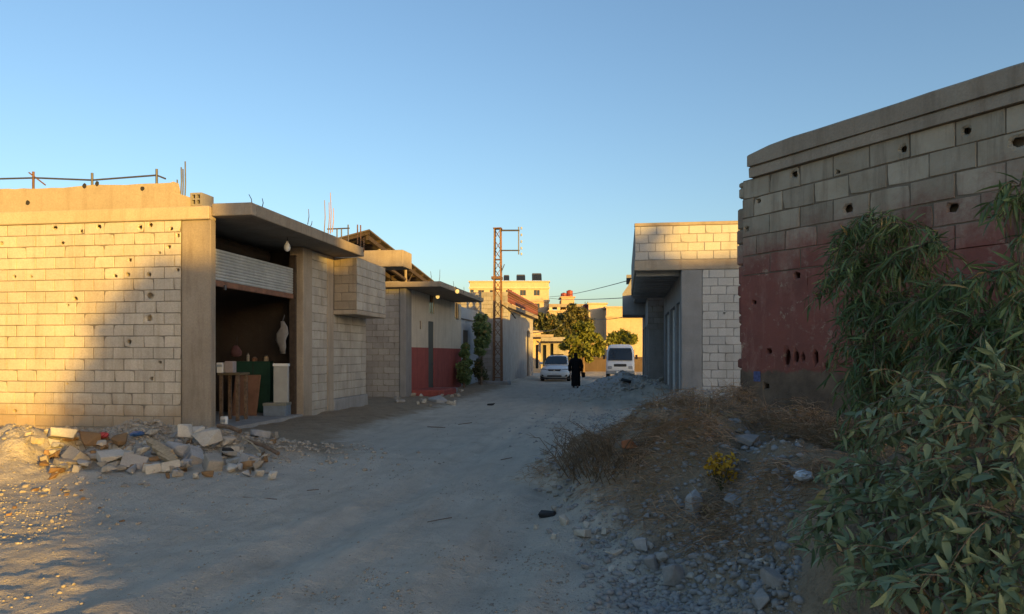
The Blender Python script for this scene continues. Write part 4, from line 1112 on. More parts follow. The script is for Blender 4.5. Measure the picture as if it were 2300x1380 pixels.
w1 = [(1100, 1113, 652, 664), (1074, 1087, 652, 664), (1136, 1150, 652, 664), (1168, 1181, 652, 664), (1199, 1212, 652, 664), (1056, 1064, 651, 664),
      (1198, 1212, 682, 694), (1168, 1181, 682, 694), (1136, 1150, 682, 694), (1198, 1212, 712, 724)]
T, fr, w, zt_ = far_house('tall sunlit apartment block with solar panels on its flat roof', 1055, 1233, 634, 100, 10, M_FAR, w1, bands=[(647, .25), (676, .3), (703, .3)])
for (px0, px1, py0, py1, lb) in ((1160, 1180, 619, 634, 'dark tilted solar panel beside the larger one on the apartment roof'), (1195, 1217, 616, 634, 'large dark solar panel at the corner of the apartment roof'), (1131, 1144, 620, 634, 'small dark water heater panel on the apartment roof')):
    p = atD(px0, py1, 100.6); q = atD(px1, py0, 101.4)
    S = thing('solar_panel', (p.x, p.y, zt_+.16), lb, 'solar panel')
    f2 = Frame((p.x, p.y), YAW); w2 = (px1-px0)/FPX*100
    b0 = zt_+.165
    MB().add([f2.pt(0, 0, b0+.15), f2.pt(w2, 0, b0+.15), f2.pt(w2, .9, q.z), f2.pt(0, .9, q.z), f2.pt(0, .08, b0+.12), f2.pt(w2, .08, b0+.12), f2.pt(w2, .98, q.z-.03), f2.pt(0, .98, q.z-.03)], [(0, 1, 2, 3), (7, 6, 5, 4), (0, 4, 5, 1), (1, 5, 6, 2), (2, 6, 7, 3), (3, 7, 4, 0)]).build('panel', M_GLASS, S)
    for a in (.08, w2-.08):
        bar('leg', [f2.pt(a, .9, b0), f2.pt(a, .9, q.z-.05)], .05, M_STEEL, S, 4)
        bar('leg', [f2.pt(a, .05, b0), f2.pt(a, .05, b0+.14)], .05, M_STEEL, S, 4)
    rg = [[f2.pt(uu_, 1.1+.25*math.cos(k*.7854), q.z-.1+.25*math.sin(k*.7854)) for k in range(8)] for uu_ in (.05, w2-.05)]
    MB().rings(rg).build('tank', M_STEEL, S)
T, fr, w, zt_ = far_house('low sunlit house with open roofed terrace right of the apartment block', 1233, 1330, 700, 95, 8, M_FAR2, [(1250, 1258, 708, 716)])
MB().box(0, w, 0, 5, fr.px(1240, 690)[1], fr.px(1240, 683)[1], fr).build('terrace_roof', M_CONC, T)
for px in (1237, 1255, 1275, 1300, 1322):
    u, z_ = fr.px(px, 690); MB().box(u-.2, u+.2, .1, .4, zt_+.165, z_-.003, fr).build('terrace_column', M_FAR, T)
T, fr, w, zt_ = far_house('small sunlit rooftop room with red water drum', 1261, 1290, 669, 97, 4, M_FAR2, [], zbot=6.5, name='rooftop_room')
for k, px in enumerate((1268, 1281)):
    u, z_ = fr.px(px, 669)
    S = thing('water_drum', fr.pt(u, 1, zt_+.16), 'red water drum on the rooftop room '+('beside its edge' if k else 'standing lower than the other'), 'water drum')
    h_ = .5+.35*k
    rg = [[fr.pt(u+q*math.cos(j*.7854), 1.2+q*math.sin(j*.7854), zt_+.17+zz*h_) for j in range(8)] for q, zz in ((.38, 0), (.42, .1), (.42, .9), (.36, 1.0))]
    MB().rings(rg).build('drum', plain('red_drum%d' % k, (.25, .05, .04), .6), S)
    MB().rings([[fr.pt(u+q*math.cos(j*.7854), 1.2+q*math.sin(j*.7854), zt_+.171+h_+zz) for j in range(8)] for q, zz in ((.2, 0), (.18, .08))]).build('cap', M_STEEL, S)
T, fr, w, zt_ = far_house('broad sunlit stone house at the end of the street behind the citrus tree', 1322, 1362, 684, 78, 8, M_FAR, [(1330, 1337, 715, 728)])
T, fr, w, zt_ = far_house('plain sunlit wall house beside the shop building balcony', 1362, 1445, 692, 76, 8, M_FAR2, [], bands=[(712, .2)])
for k, px in enumerate((1312, 1318)):
    p = atD(px, 690, 77)
    S = thing('water_drum', (p.x, p.y+2, atD(px, 683, 77).z), 'small red water drum on the roof of the broad stone house', 'water drum', 'red drums on the stone house')
    rg = [[(p.x+q*math.cos(j*.7854), p.y+2+q*math.sin(j*.7854), p.z-.6+zz) for j in range(8)] for q, zz in ((.2, 0), (.22, .1), (.22, .9), (.15, 1.0))]
    MB().rings(rg).build('drum', plain('far_drum%d' % k, (.24, .05, .05), .6), S)
    bar('pipe', [(p.x, p.y+2, p.z+.38), (p.x, p.y+2, p.z+.7)], .04, M_STEEL, S)
# small lit house at the left of the road end
p = atD(1197, 800, 57); 
T, fr, w, zt_ = far_house('small sunlit house corner with pale canopy beyond the parked sedan', 1188, 1215, 748, 57, 5, M_FAR, [(1203, 1209, 775, 828)], zbot=-.1)
MB().box(-.5, w+.9, -1.2, -.13, zt_-.35, zt_-.15, fr).build('canopy', M_CONC, T)
T, fr, w, zt_ = far_house('shaded low house with dark doors behind the parked sedan', 1215, 1275, 762, 62, 5, M_GBLOCK, [(1219, 1227, 775, 835), (1236, 1243, 772, 835)], zbot=-.1)
MB().box(-.2, w+.2, -1.5, -.13, zt_-.2, zt_, fr).build('canopy', M_CONC2, T)
# low wall of rubble at end of the street, coloured dark to stand for shade
T, fr, w, zt_ = far_house('low brown wall closing the street beyond the citrus tree', 1270, 1460, 806, 66, 1, masonry('shade_brown', (0.11, 0.08, 0.065), (0.08, 0.06, 0.05), scale=1.2), [], zbot=-.2, name='low_wall')
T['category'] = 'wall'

# trees at the end of the street
def tz(px, py, D): return tuple(atD(px, py, D))
def crown_px(lst, D, seed):
    out = []; r_ = random.Random(seed)
    for (px, py, rp_) in lst:
        c_ = atD(px, py, D+r_.uniform(-1, 1)*rp_/FPX*D*.6); out.append((c_.x, c_.y, c_.z, rp_/FPX*D))
    return out
b_ = atD(1310, 795, 55); b_.z = 0
make_tree('citrus_tree', tuple(b_), crown_px([(1285, 770, 18), (1310, 752, 20), (1335, 765, 19), (1318, 785, 20), (1292, 795, 14), (1342, 790, 14), (1300, 735, 14), (1268, 778, 11), (1350, 775, 12), (1322, 735, 12), (1322, 806, 10)], 55, 1), 5200, .19, M_LEAFY, 'round sunlit citrus tree over the street behind the walking person', .12, seed=11, flat=.42)
b_ = atD(1395, 795, 60); b_.z = 0
make_tree('small_citrus_tree', tuple(b_), crown_px([(1380, 760, 14), (1400, 755, 15), (1418, 762, 13), (1370, 770, 11), (1395, 775, 14)], 60, 2), 2800, .19, M_LEAFY, 'smaller sunlit citrus tree showing above the white minibus', .1, seed=12, flat=.42)
b_ = atD(1290, 795, 72); b_.z = 0
make_tree('tall_olive_tree', tuple(b_), crown_px([(1280, 715, 20), (1305, 705, 16), (1265, 730, 18), (1300, 730, 18), (1320, 722, 12), (1285, 692, 12), (1290, 745, 18), (1262, 712, 12)], 72, 3), 5200, .2, leafy('olive_leaf', (.075, .085, .03), (.125, .125, .045)), 'tall brownish olive tree behind the citrus tree', .18, seed=13, flat=.35)
b_ = atD(1225, 795, 66); b_.z = 0
make_tree('grey_olive_tree', tuple(b_), crown_px([(1215, 715, 14), (1235, 720, 16), (1225, 735, 16), (1250, 735, 15), (1245, 750, 14), (1205, 728, 10), (1262, 752, 14), (1230, 755, 14), (1250, 765, 14), (1272, 762, 12), (1210, 745, 12)], 66, 4), 5200, .2, M_LEAFD, 'grey green olive tree above the shaded low house', .15, seed=14, flat=.35)
# plants beside the cream house
p = onX(1044, 860, GX+.5)
make_tree('climbing_shrub', (p.x, p.y, .1), [(*onX(px, py, GX+.45), r_) for px, py, r_ in ((1043, 850, .30), (1040, 825, .28), (1047, 815, .26), (1043, 795, .22), (1046, 780, .18), (1039, 842, .24), (1049, 838, .24))], 2000, .085, M_LEAF, 'leafy green shrub climbing beside the dark metal door', .05, 'shrub', seed=15)
p = onX(1081, 858, GX+.75)
make_tree('slim_street_tree', (p.x, p.y, .1), [(*onX(px, py, GX+.75), r_) for px, py, r_ in ((1080, 715, .26), (1078, 735, .32), (1084, 750, .36), (1081, 770, .34), (1087, 735, .3), (1078, 790, .24), (1089, 765, .26), (1097, 745, .15))], 3000, .10, M_LEAF, 'slim dark tree with bushy crown beside the lattice pole', .055, seed=16)
p2_ = onX(1078, 855, GX+.6)
make_tree('dry_bush', (p2_.x, p2_.y, .1), [(*onX(px, py, GX+.6), r_) for px, py, r_ in ((1075, 835, .35), (1082, 845, .3), (1074, 815, .25))], 700, .07, M_LEAFD, 'thin dusty bush at the foot of the slim dark tree', .03, 'bush', seed=17)

# ================================================================== lattice pole
pb = atD(1118, 857, 36.0); pb.z = hz(pb.x, pb.y)
ptop = atD(1118, 515, 36.0).z
LP = thing('lattice_pole', pb, 'tall rusty lattice steel power pole with square bracket', 'power pole')
def hw(z): return .20-.055*(z-pb.z)/(ptop-pb.z)
corn = [(-1, -1), (1, -1), (1, 1), (-1, 1)]
for sx_, sy_ in corn:
    a, c = hw(pb.z), hw(ptop)
    MB().tube([(pb.x+sx_*a, pb.y+sy_*a, pb.z-.2), (pb.x+sx_*c, pb.y+sy_*c, ptop)], .038, 4).build('leg', M_RUST, LP)
nst = 15
for side in range(4):
    mbz = []
    (ax, ay), (cx_, cy_) = corn[side], corn[(side+1) % 4]
    for k in range(nst):
        z0 = pb.z+.3+(ptop-pb.z-.35)*k/nst; z1 = pb.z+.3+(ptop-pb.z-.35)*(k+1)/nst
        h0, h1 = hw(z0), hw(z1)
        q0 = (pb.x+ax*h0, pb.y+ay*h0, z0); q1 = (pb.x+cx_*h1, pb.y+cy_*h1, z1)
        if k % 2: q0 = (pb.x+cx_*h0, pb.y+cy_*h0, z0); q1 = (pb.x+ax*h1, pb.y+ay*h1, z1)
        bar('lacing', [q0, q1], .020, M_RUST, LP, 4)
        if k % 3 == 0: bar('cross_tie', [(pb.x+ax*h0, pb.y+ay*h0, z0), (pb.x+cx_*h0, pb.y+cy_*h0, z0)], .02, M_RUST, LP, 4)
def lp(px, py): return atD(px, py, 36.0)
MB().box(pb.x-.2, pb.x+.2, pb.y-.2, pb.y+.2, ptop, ptop+.05).build('cap_plate', M_RUST, LP)
bar('bracket_arm', [lp(1122, 518), lp(1167, 518)], .045, M_STEEL, LP, 4)
bar('bracket_arm', [lp(1122, 563), lp(1167, 563)], .035, M_STEEL, LP, 4)
rk = bar('insulator_rack', [lp(1165, 510), lp(1165, 572)], .035, M_STEEL, LP, 4)
for py in (513, 528, 543, 558, 571):
    c_ = lp(1171, py)
    rg = [[(c_.x+q*math.cos(j*.7854), c_.y+q*math.sin(j*.7854), c_.z+zz) for j in range(8)] for q, zz in ((.03, -.06), (.055, -.03), (.03, 0), (.055, .03), (.03, .06))]
    MB().rings(rg).build('insulator', plain('porcelain%d' % py, (.45, .45, .45), .3), rk)
bar('side_rod', [lp(1126, 612), lp(1133, 594)], .025, M_STEEL, LP, 4)
MB().box(*sorted((lp(1105, 0).x, lp(1128, 0).x)), pb.y-.25, pb.y+.25, lp(1110, 628).z, lp(1110, 622).z).build('clamp_plate', M_RUST, LP)
bar('cable', [lp(1123, 683), lp(1135, 690), lp(1148, 702), lp(1158, 716)], .035, M_DARK, LP, 5)
MB().box(pb.x-.5, pb.x+.6, pb.y-.45, pb.y+.45, pb.z-.3, pb.z+.14, bev=.05).build('footing', M_CONC2, LP)
# wires across the street end
def wire(a, c, sag, label):
    a = Vector(a); c = Vector(c)
    pts = [a.lerp(c, t)-Vector((0, 0, sag*4*t*(1-t))) for t in np.linspace(0, 1, 14)]
    o = MB().tube(pts, .022, 4).build('overhead_wire', M_STEEL)
    tag(o, label, 'wire', 'overhead wires across the street')
wire(atD(1232, 667, 99), atD(1420, 628, 36), .2, 'thin overhead wire rising from the apartment block to the shop balcony')
wire(atD(1232, 670, 99), atD(1425, 668, 36), .15, 'thin level overhead wire between the apartment block and the shop building')
wire(atD(1185, 735, 50), atD(1268, 726, 70), .5, 'slack wire hanging in front of the grey green olive tree')
wire(atD(1310, 712, 72), atD(1425, 706, 45), .3, 'wire running past the stone house to the shop balcony')

# ================================================================== white sedan
def sup(w, h0, h1, yy, ox, oz, n=20, e=3.2, crown=0.0):
    """rounded box ring across a car at station yy"""
    out = []
    for k in range(n):
        a = 2*math.pi*k/n; c, s = math.cos(a), math.sin(a)
        xx = math.copysign(abs(c)**(2/e), c)*w; zz = math.copysign(abs(s)**(2/e), s)*(h1-h0)/2+(h0+h1)/2
        out.append((ox+xx, yy, oz+zz))
    return out
def wheel(T, x, y, z, r, w_=.2):
    rg = [[(x+dx, y+q*math.cos(k*.3927), z+q*math.sin(k*.3927)) for k in range(16)] for dx, q in ((-w_/2, r*.72), (-w_/2, r*.95), (-w_/3, r), (w_/3, r), (w_/2, r*.95), (w_/2, r*.72))]
    wo = MB().rings(rg).build('wheel', M_TYRE, T, smooth=False)
    rg = [[(x+dx, y+q*math.cos(k*.3927), z+q*math.sin(k*.3927)) for k in range(16)] for dx, q in ((-w_/2-.008, r*.3), (-w_/2-.012, r*.66), (w_/2+.012, r*.66), (w_/2+.008, r*.3))]
    MB().rings(rg).build('rim', M_CHROME, wo)
cp_ = atD(1245, 856, 42.0)
gz = hz(cp_.x, cp_.y)+.01
CR = thing('white_sedan', (cp_.x, cp_.y+2, gz), 'white sedan parked facing the camera beside the walking person', 'car')
X0, Y0 = cp_.x, cp_.y
st = [(0.00, .62, .30, .58), (.06, .74, .22, .66), (.22, .83, .18, .76), (.55, .85, .17, .86), (1.15, .855, .17, .96), (1.6, .855, .17, .98), (3.2, .855, .17, 1.0), (3.9, .84, .2, 1.02), (4.3, .78, .25, .98), (4.42, .66, .35, .85)]
MB().rings([sup(w_, a, c, Y0+yy, X0, gz) for yy, w_, a, c in st]).build('body', M_CARW, CR, smooth=True)
gh = [(1.08, .72, .90, .955), (1.35, .70, .90, 1.14), (1.75, .63, .90, 1.40), (2.1, .58, .90, 1.485), (2.9, .57, .90, 1.49), (3.4, .60, .90, 1.36), (3.9, .66, .90, 1.05)]
cab = MB().rings([sup(w_, a, c, Y0+yy, X0, gz, e=5) for yy, w_, a, c in gh]).build('cabin', M_CARW, CR, smooth=True)
def quad(name, pts, mat, parent, t=.012):
    a, b2, c = Vector(pts[0]), Vector(pts[1]), Vector(pts[2]); nrm = (b2-a).cross(c-a).normalized()*t
    n = len(pts)
    mb = MB(); mb.add(list(pts)+[tuple(Vector(p)+nrm) for p in pts], [tuple(range(n)), tuple(range(2*n-1, n-1, -1))]+[(k, (k+1) % n, n+(k+1) % n, n+k) for k in range(n)])
    return mb.build(name, mat, parent)
def cpt(x, y, z): return (X0+x, Y0+y, gz+z)
quad('windscreen', [cpt(-.66, 1.06, .985), cpt(.66, 1.06, .985), cpt(.60, 1.52, 1.30), cpt(.52, 1.72, 1.415), cpt(-.52, 1.72, 1.415), cpt(-.60, 1.52, 1.30)], M_GLASS, CR, .02)
for s in (-1, 1):
    quad('side_window', [cpt(s*.735, 1.5, 1.0), cpt(s*.735, 3.5, 1.02), cpt(s*.62, 3.2, 1.36), cpt(s*.625, 2.0, 1.38)], M_GLASS, CR, .01)
    lw = MB().rings([[cpt(s*(.60+.17*math.cos(k*.7854)+.06*math.cos(k*.7854)), .12+.10*(1+math.cos(k*.7854)*1)+dy, .655+.075*math.sin(k*.7854)+.02*math.cos(k*.7854)) for k in range(8)] for dy in (-.075, .06)]).build('headlight', M_LAMP, CR)
    MB().box(X0+s*.60-.13, X0+s*.60+.13, Y0+.02, Y0+.12, gz+.30, gz+.40, bev=.02).build('fog_light', M_DOOR, CR)
    mr_ = MB().box(X0+s*.92-.11, X0+s*.92+.11, Y0+1.45, Y0+1.56, gz+.96, gz+1.10, bev=.03).build('mirror', M_CARW, CR)
    for yy in (.85, 3.45):
        wheel(CR, X0+s*.76, Y0+yy, gz+.30, .30)
MB().prism([(-.40, .70), (.40, .70), (.26, .52), (-.26, .52)], -.02, .1, Frame((X0, Y0+.03), 0)).build('tmp', M_DOOR, CR).name = 'grille'
g_ = [o for o in CR.children if o.name.startswith('grille')][0]; g_.location.z += gz
em = MB().rings([[cpt(.06*math.cos(k*.7854), -.005+dy, .62+.05*math.sin(k*.7854)) for k in range(8)] for dy in (-.006, .02)]).build('emblem', M_CHROME, g_)
MB().box(X0-.42, X0+.42, Y0-.01, Y0+.1, gz+.27, gz+.37, bev=.02).build('lower_intake', M_DOOR, CR)
MB().box(X0-.26, X0+.26, Y0-.025, Y0-.008, gz+.42, gz+.53).build('number_plate', M_WHITE, CR)
MB().box(X0-.83, X0+.83, Y0+.06, Y0+.3, gz+.14, gz+.2, bev=.02).build('front_lip', M_DOOR, CR)
MB().box(X0-.35, X0+.35, Y0+2.1, Y0+2.14, gz+1.5, gz+1.56).build('roof_rack', M_DOOR, CR)

# ================================================================== white minibus
vp = atD(1393, 840, 45.0)
vz = hz(vp.x, vp.y)+.01
VN = thing('white_minibus', (vp.x, vp.y+2, vz), 'old white minibus parked behind the pale gravel heap', 'van')
X1, Y1 = vp.x, vp.y
hV = atD(1393, 773, 45).z-vz
k_ = hV/1.98
st = [(0.0, .76, .42, .92), (.05, .84, .36, 1.02), (.18, .86, .32, 1.14), (.45, .86, .32, 1.5*k_), (.75, .84, .32, 1.86*k_), (1.05, .82, .32, 1.95*k_), (2.0, .82, .32, 1.98*k_), (3.9, .82, .32, 1.97*k_), (4.2, .80, .34, 1.85*k_), (4.3, .76, .45, 1.6*k_)]
MB().rings([sup(w_, a, c, Y1+yy, X1, vz, e=5.5) for yy, w_, a, c in st]).build('body', M_CARW, VN, smooth=True)
def vpt(x, y, z): return (X1+x, Y1+y, vz+z)
quad('windscreen', [vpt(-.74, .155, 1.17), vpt(.74, .155, 1.17), vpt(.72, .44, 1.52*k_), vpt(.64, .64, 1.74*k_), vpt(-.64, .64, 1.74*k_), vpt(-.72, .44, 1.52*k_)], M_GLASS, VN, .03)
for s in (-1, 1):
    MB().box(X1+s*.62-.13, X1+s*.62+.13, Y1-.03, Y1+.06, vz+.66, vz+.84, bev=.03).build('headlight', M_LAMP, VN)
    MB().box(X1+s*.98-.07, X1+s*.98+.07, Y1+.3, Y1+.38, vz+1.25, vz+1.52, bev=.02).build('mirror', M_DOOR, VN)
    for a in (.8, 1.9, 3.0):
        quad('side_window', [vpt(s*.865, a, 1.2), vpt(s*.865, a+.85, 1.2), vpt(s*.85, a+.85, 1.68*k_), vpt(s*.85, a, 1.68*k_)], M_GLASS, VN, .01)
    for yy in (.75, 3.4):
        wheel(VN, X1+s*.76, Y1+yy, vz+.31, .31)
MB().box(X1-.38, X1+.38, Y1-.035, Y1+.05, vz+.80, vz+.96, bev=.02).build('grille', M_DOOR, VN)
MB().box(X1-.84, X1+.84, Y1-.08, Y1+.1, vz+.36, vz+.56, bev=.03).build('bumper', plain('bumper_grey', (.25, .27, .29), .6), VN)
MB().box(X1-.25, X1+.25, Y1-.097, Y1-.083, vz+.42, vz+.52).build('number_plate', M_WHITE, VN)

# ================================================================== person in black walking
pp = atD(1293, 873, 35.0)
pz = hz(pp.x, pp.y)
PE = thing('person', (pp.x, pp.y, pz), 'person in long black robe and headscarf walking along the dusty street', 'person')
px_, py_ = pp.x, pp.y
H = 1.64
def ell(cx, cy, z, rx, ry, n=18, ripple=0.0, ph=0):
    return [(px_+cx+rx*math.cos(a)*(1+ripple*math.sin(5*a+ph)), py_+cy+ry*math.sin(a)*(1+ripple*math.sin(7*a+ph)), pz+z) for a in [2*math.pi*k/n for k in range(n)]]
body = MB()
body.rings([ell(0, 0, 1.20, .17, .11), ell(0, 0, 1.36, .17, .10), ell(0, 0, 1.42, .07, .06), ell(0, -.01, 1.46, .055, .058), ell(0, -.02, 1.50, .075, .085), ell(0, -.015, 1.56, .078, .095), ell(0, -.01, 1.62, .06, .075), ell(0, -.01, 1.645, .02, .03)])
for s, sw in ((-1, .05), (1, -.06)):
    body.tube([(px_+s*.09, py_+.0, pz+1.22), (px_+s*.10, py_+sw*.6, pz+.52), (px_+s*.10, py_+sw*2.4, pz+.10), (px_+s*.105, py_+sw*2.4-.13, pz+.045)], [.09, .065, .045, .035], 8)
    body.tube([(px_+s*.16, py_, pz+1.34), (px_+s*.27, py_+.02, pz+1.05), (px_+s*.27, py_-.05*s, pz+.82)], [.055, .045, .032], 8)
    hx, hy, hz_ = px_+s*.27, py_-.05*s, pz+.80
    body.tube([(hx, hy, hz_+.02), (hx, hy-.005, hz_-.03), (hx, hy-.01, hz_-.075)], [.028, .04, .036], 8)
    for f, ln in ((-.027, .062), (-.009, .072), (.009, .068), (.026, .052)):
        body.tube([(hx, hy+f, hz_-.065), (hx-s*.012, hy+f-.006, hz_-.065-ln*.6), (hx-s*.03, hy+f-.01, hz_-.065-ln)], [.010, .009, .007], 6)
    body.tube([(hx, hy-.03, hz_-.02), (hx-s*.02, hy-.055, hz_-.05), (hx-s*.03, hy-.06, hz_-.085)], [.012, .010, .008], 6)
bo = body.build('body', M_SKIN, PE, smooth=True)
rb = MB()
rb.rings([ell(0, 0, .09, .20, .22, 28, .10, .3), ell(0, 0, .12, .205, .225, 28, .10, .3), ell(0, 0, .4, .205, .20, 28, .08, .6), ell(0, .0, .75, .21, .18, 28, .05, .9), ell(0, 0, 1.0, .20, .16, 28, .03), ell(0, 0, 1.2, .225, .16, 28), ell(0, 0, 1.34, .225, .14, 28), ell(0, 0, 1.40, .14, .11, 28), ell(0, 0, 1.44, .07, .075, 28)])
for s in (-1, 1):
    rb.tube([(px_+s*.15, py_, pz+1.36), (px_+s*.24, py_+.0, pz+1.25), (px_+s*.29, py_+.02, pz+1.03), (px_+s*.275, py_-.05*s, pz+.80)], [.085, .085, .085, .075], 12)
ro = rb.build('robe', M_BLACK, PE, smooth=True)
sc_ = MB()
sc_.rings([ell(0, .01, 1.20, .215, .16, 24, .03), ell(0, .01, 1.31, .215, .15, 24, .02), ell(0, 0, 1.39, .125, .115, 24), ell(0, -.005, 1.46, .088, .10, 24), ell(0, -.01, 1.56, .092, .115, 24), ell(0, -.005, 1.635, .08, .095, 24), ell(0, -.005, 1.668, .03, .035, 24)])
sc_.build('headscarf', M_BLACK, PE, smooth=True)
for s, sw in ((-1, .05), (1, -.06)):
    sx_ = px_+s*.105; sy_ = py_+sw*2.4
    MB().rings([[(sx_+.045*math.cos(a), sy_-.05+q*math.sin(a), pz+zz) for a in [k*.5236 for k in range(12)]] for q, zz in ((.12, .0), (.125, .03), (.09, .075), (.05, .10))]).build('shoe', M_BLACK, PE, smooth=True)
bx_ = px_+.36
BG = thing('handbag', (bx_, py_-.05, pz+.52), 'black handbag carried at the side of the walking person', 'bag')
MB().box(bx_-.07, bx_+.09, py_-.18, py_+.08, pz+.50, pz+.74, bev=.03).build('pouch', M_BLACK, BG)
bar('strap', [(bx_, py_-.15, pz+.73), (px_+.28, py_-.06, pz+.80), (bx_, py_+.05, pz+.73)], .012, M_BLACK, BG)

# ================================================================== rubble, stones and litter
def hull_mesh(w, d, h, seed, mat, npts=16, boxy=.6):
    r_ = random.Random(seed); bm = bmesh.new()
    for k in range(npts):
        p = [r_.uniform(-1, 1) for _ in range(3)]
        if r_.random() < boxy: p = [math.copysign(r_.uniform(.72, 1), v) for v in p]
        else:
            l_ = math.sqrt(sum(v*v for v in p)) or 1; p = [v/l_ for v in p]
        bm.verts.new((p[0]*w/2, p[1]*d/2, p[2]*h/2))
    res = bmesh.ops.convex_hull(bm, input=bm.verts)
    bmesh.ops.delete(bm, geom=[g for g in res['geom_interior'] if isinstance(g, bmesh.types.BMVert)], context='VERTS')
    for v in [v for v in bm.verts if not v.link_faces]: bm.verts.remove(v)
    bmesh.ops.bevel(bm, geom=list(bm.edges), offset=min(w, d, h)*.05, segments=1, affect='EDGES')
    bmesh.ops.recalc_face_normals(bm, faces=bm.faces)
    me = bpy.data.meshes.new('chunk'); bm.to_mesh(me); bm.free(); me.materials.append(mat)
    return me
def rubble(name, px, py, wpx, hpx_, mat, label, cat, group=None, seed=0, boxy=.6, sink=.3, lift=0.0, flat=False):
    g = gp(px, py); D = (g.x*-SI+g.y*CO)
    w = wpx/FPX*D; h = hpx_/FPX*D
    r_ = random.Random(seed*13+int(px)*7+int(py))
    o = inst(name, hull_mesh(w, w*r_.uniform(.6, .95), h, r_.random(), mat, 16, boxy), (g.x, g.y, g.z+h*(.5-sink*.5)+lift), None, (r_.uniform(-.25, .25), r_.uniform(-.25, .25), r_.uniform(0, 6.28)))
    return tag(o, label, cat, group)
G1 = 'pieces of the rubble heap'
spec = [
 ('broken_block', 465, 1010, 58, 32, M_ROCKW, 'large white plaster lump on top of the rubble heap by the corner column', 'rubble', .8, .10),
 ('broken_block', 415, 1000, 34, 34, M_ROCKW, 'upright white plaster lump next to the larger white lump', 'rubble', .8, .12),
 ('broken_block', 445, 985, 30, 16, M_ROCKW, 'thin pale slab lying behind the white plaster lumps', 'rubble', .8, .08),
 ('broken_block', 476, 1055, 62, 36, M_ROCK, 'squared beige stone block at the front of the rubble heap', 'rubble', .9, .0),
 ('plaster_lump', 519, 1062, 32, 18, M_ROCKW, 'small white lump beside the squared beige block', 'rubble', .5, .0),
 ('broken_block', 385, 1060, 46, 24, M_ROCKW, 'crumpled white fragment below the split wooden boards', 'rubble', .5, .02),
 ('broken_block', 345, 1062, 36, 24, M_ROCKW, 'white broken shard leaning at the front of the rubble heap', 'rubble', .6, .0),
 ('slab_fragment', 250, 1045, 56, 22, M_ROCKW, 'long pale slab tilting out of the rubble heap in sunlight', 'rubble', .85, .05),
 ('slab_fragment', 140, 1005, 55, 22, M_ROCKW, 'flat cream slab at the foot of the sunlit wall', 'rubble', .9, .08),
 ('brown_clod', 200, 1010, 42, 34, M_ROCKB, 'ochre brown boulder standing in the rubble heap', 'rubble', .3, .05),
 ('brown_clod', 270, 1008, 40, 28, M_ROCKB, 'dull brown clod behind the long pale slab', 'rubble', .3, .05),
 ('dark_stone', 395, 1030, 52, 34, M_ROCKG, 'dark grey stone in the middle of the rubble heap', 'rubble', .4, .05),
 ('dark_stone', 515, 1030, 28, 24, M_TYRE, 'black lump between the white lumps and the squared block', 'rubble', .3, .02),
 ('broken_block', 530, 1020, 30, 16, M_ROCK, 'flat beige piece at the edge of the rubble heap near the garage opening', 'rubble', .8, .0),
 ('broken_block', 320, 1030, 28, 22, M_ROCKW, 'rounded white lump resting on the split boards', 'rubble', .3, .04),
 ('grey_rock', 1518, 1312, 52, 52, M_ROCKG, 'large rounded grey rock at the edge of the gravel', 'rock', .25, .0),
 ('grey_rock', 1463, 1282, 36, 42, M_ROCKG, 'upright grey rock touching a brown one on the gravel', 'rock', .4, .0),
 ('brown_rock', 1487, 1268, 36, 28, M_ROCK, 'warm brown rock between two grey rocks', 'rock', .4, .0),
 ('grey_rock', 1560, 1150, 46, 60, M_ROCKG, 'tall bluish grey rock standing among the dry stalks', 'rock', .35, .0),
 ('pale_rock', 1307, 1206, 40, 20, M_ROCKW, 'flat pale rock at the road edge below the dry weeds', 'rock', .6, .0),
 ('pale_rock', 1345, 1128, 22, 22, M_ROCKW, 'small white stone at the foot of the dry weeds', 'rock', .5, .0),
 ('grey_rock', 1735, 1320, 60, 46, M_ROCKG, 'broad grey rock beside the lower leaves of the bush', 'rock', .3, .0),
 ('grey_rock', 1708, 1368, 50, 36, M_ROCKG, 'grey rock half buried in gravel near the bush', 'rock', .4, .0),
 ('grey_rock', 1438, 1240, 34, 34, M_ROCKG, 'smaller grey rock uphill from the upright grey rock', 'rock', .4, .0),
 ('slab_fragment', 1650, 1135, 60, 22, M_ROCKG, 'flat grey slab lying below the yellow flowers', 'rock', .8, .0),
 ('slab_fragment', 1680, 1000, 56, 16, M_ROCKG, 'flat grey slab near the foot of the red wall', 'rock', .8, .02),
 ('brick_shard', 1413, 1025, 36, 22, plain('orange_brick', (.34, .13, .06), .9, 0, .3, 20), 'orange brick shard lying in the dry weeds', 'brick', .7, .08),
 ('brown_rock', 1380, 1250, 40, 18, M_ROCK, 'flat brown rock in the gravel by the road edge', 'rock', .5, .0),
 ('brown_rock', 1270, 1180, 26, 24, M_ROCK, 'rough brown rock beside the black scrap at the road edge', 'rock', .4, .0),
 ('black_scrap', 1230, 1160, 40, 12, M_TYRE, 'black rubber scrap lying at the road edge', 'scrap', .5, .0),
 ('yard_stone', 960, 888, 36, 12, M_ROCKG, 'grey stone pile piece before the red doorstep', 'rock', .6, .0),
 ('yard_stone', 985, 903, 40, 12, M_ROCKG, 'flat grey stone in front of the small house steps', 'rock', .6, .0),
 ('yard_stone', 1015, 910, 24, 9, M_ROCK, 'small pale stone at the corner of the small house steps', 'rock', .6, .0),
 ('dark_scrap', 1103, 912, 16, 6, M_TYRE, 'dark scrap lying in the middle of the street', 'scrap', .4, .0),
 ('slab_fragment', 1570, 912, 34, 8, M_ROCKG, 'broken grey slab on the gravel before the pale block building', 'rock', .8, .02),
 ('dark_scrap', 1405, 863, 26, 7, M_TYRE, 'long dark scrap on the pale gravel heap', 'scrap', .8, .02),
]
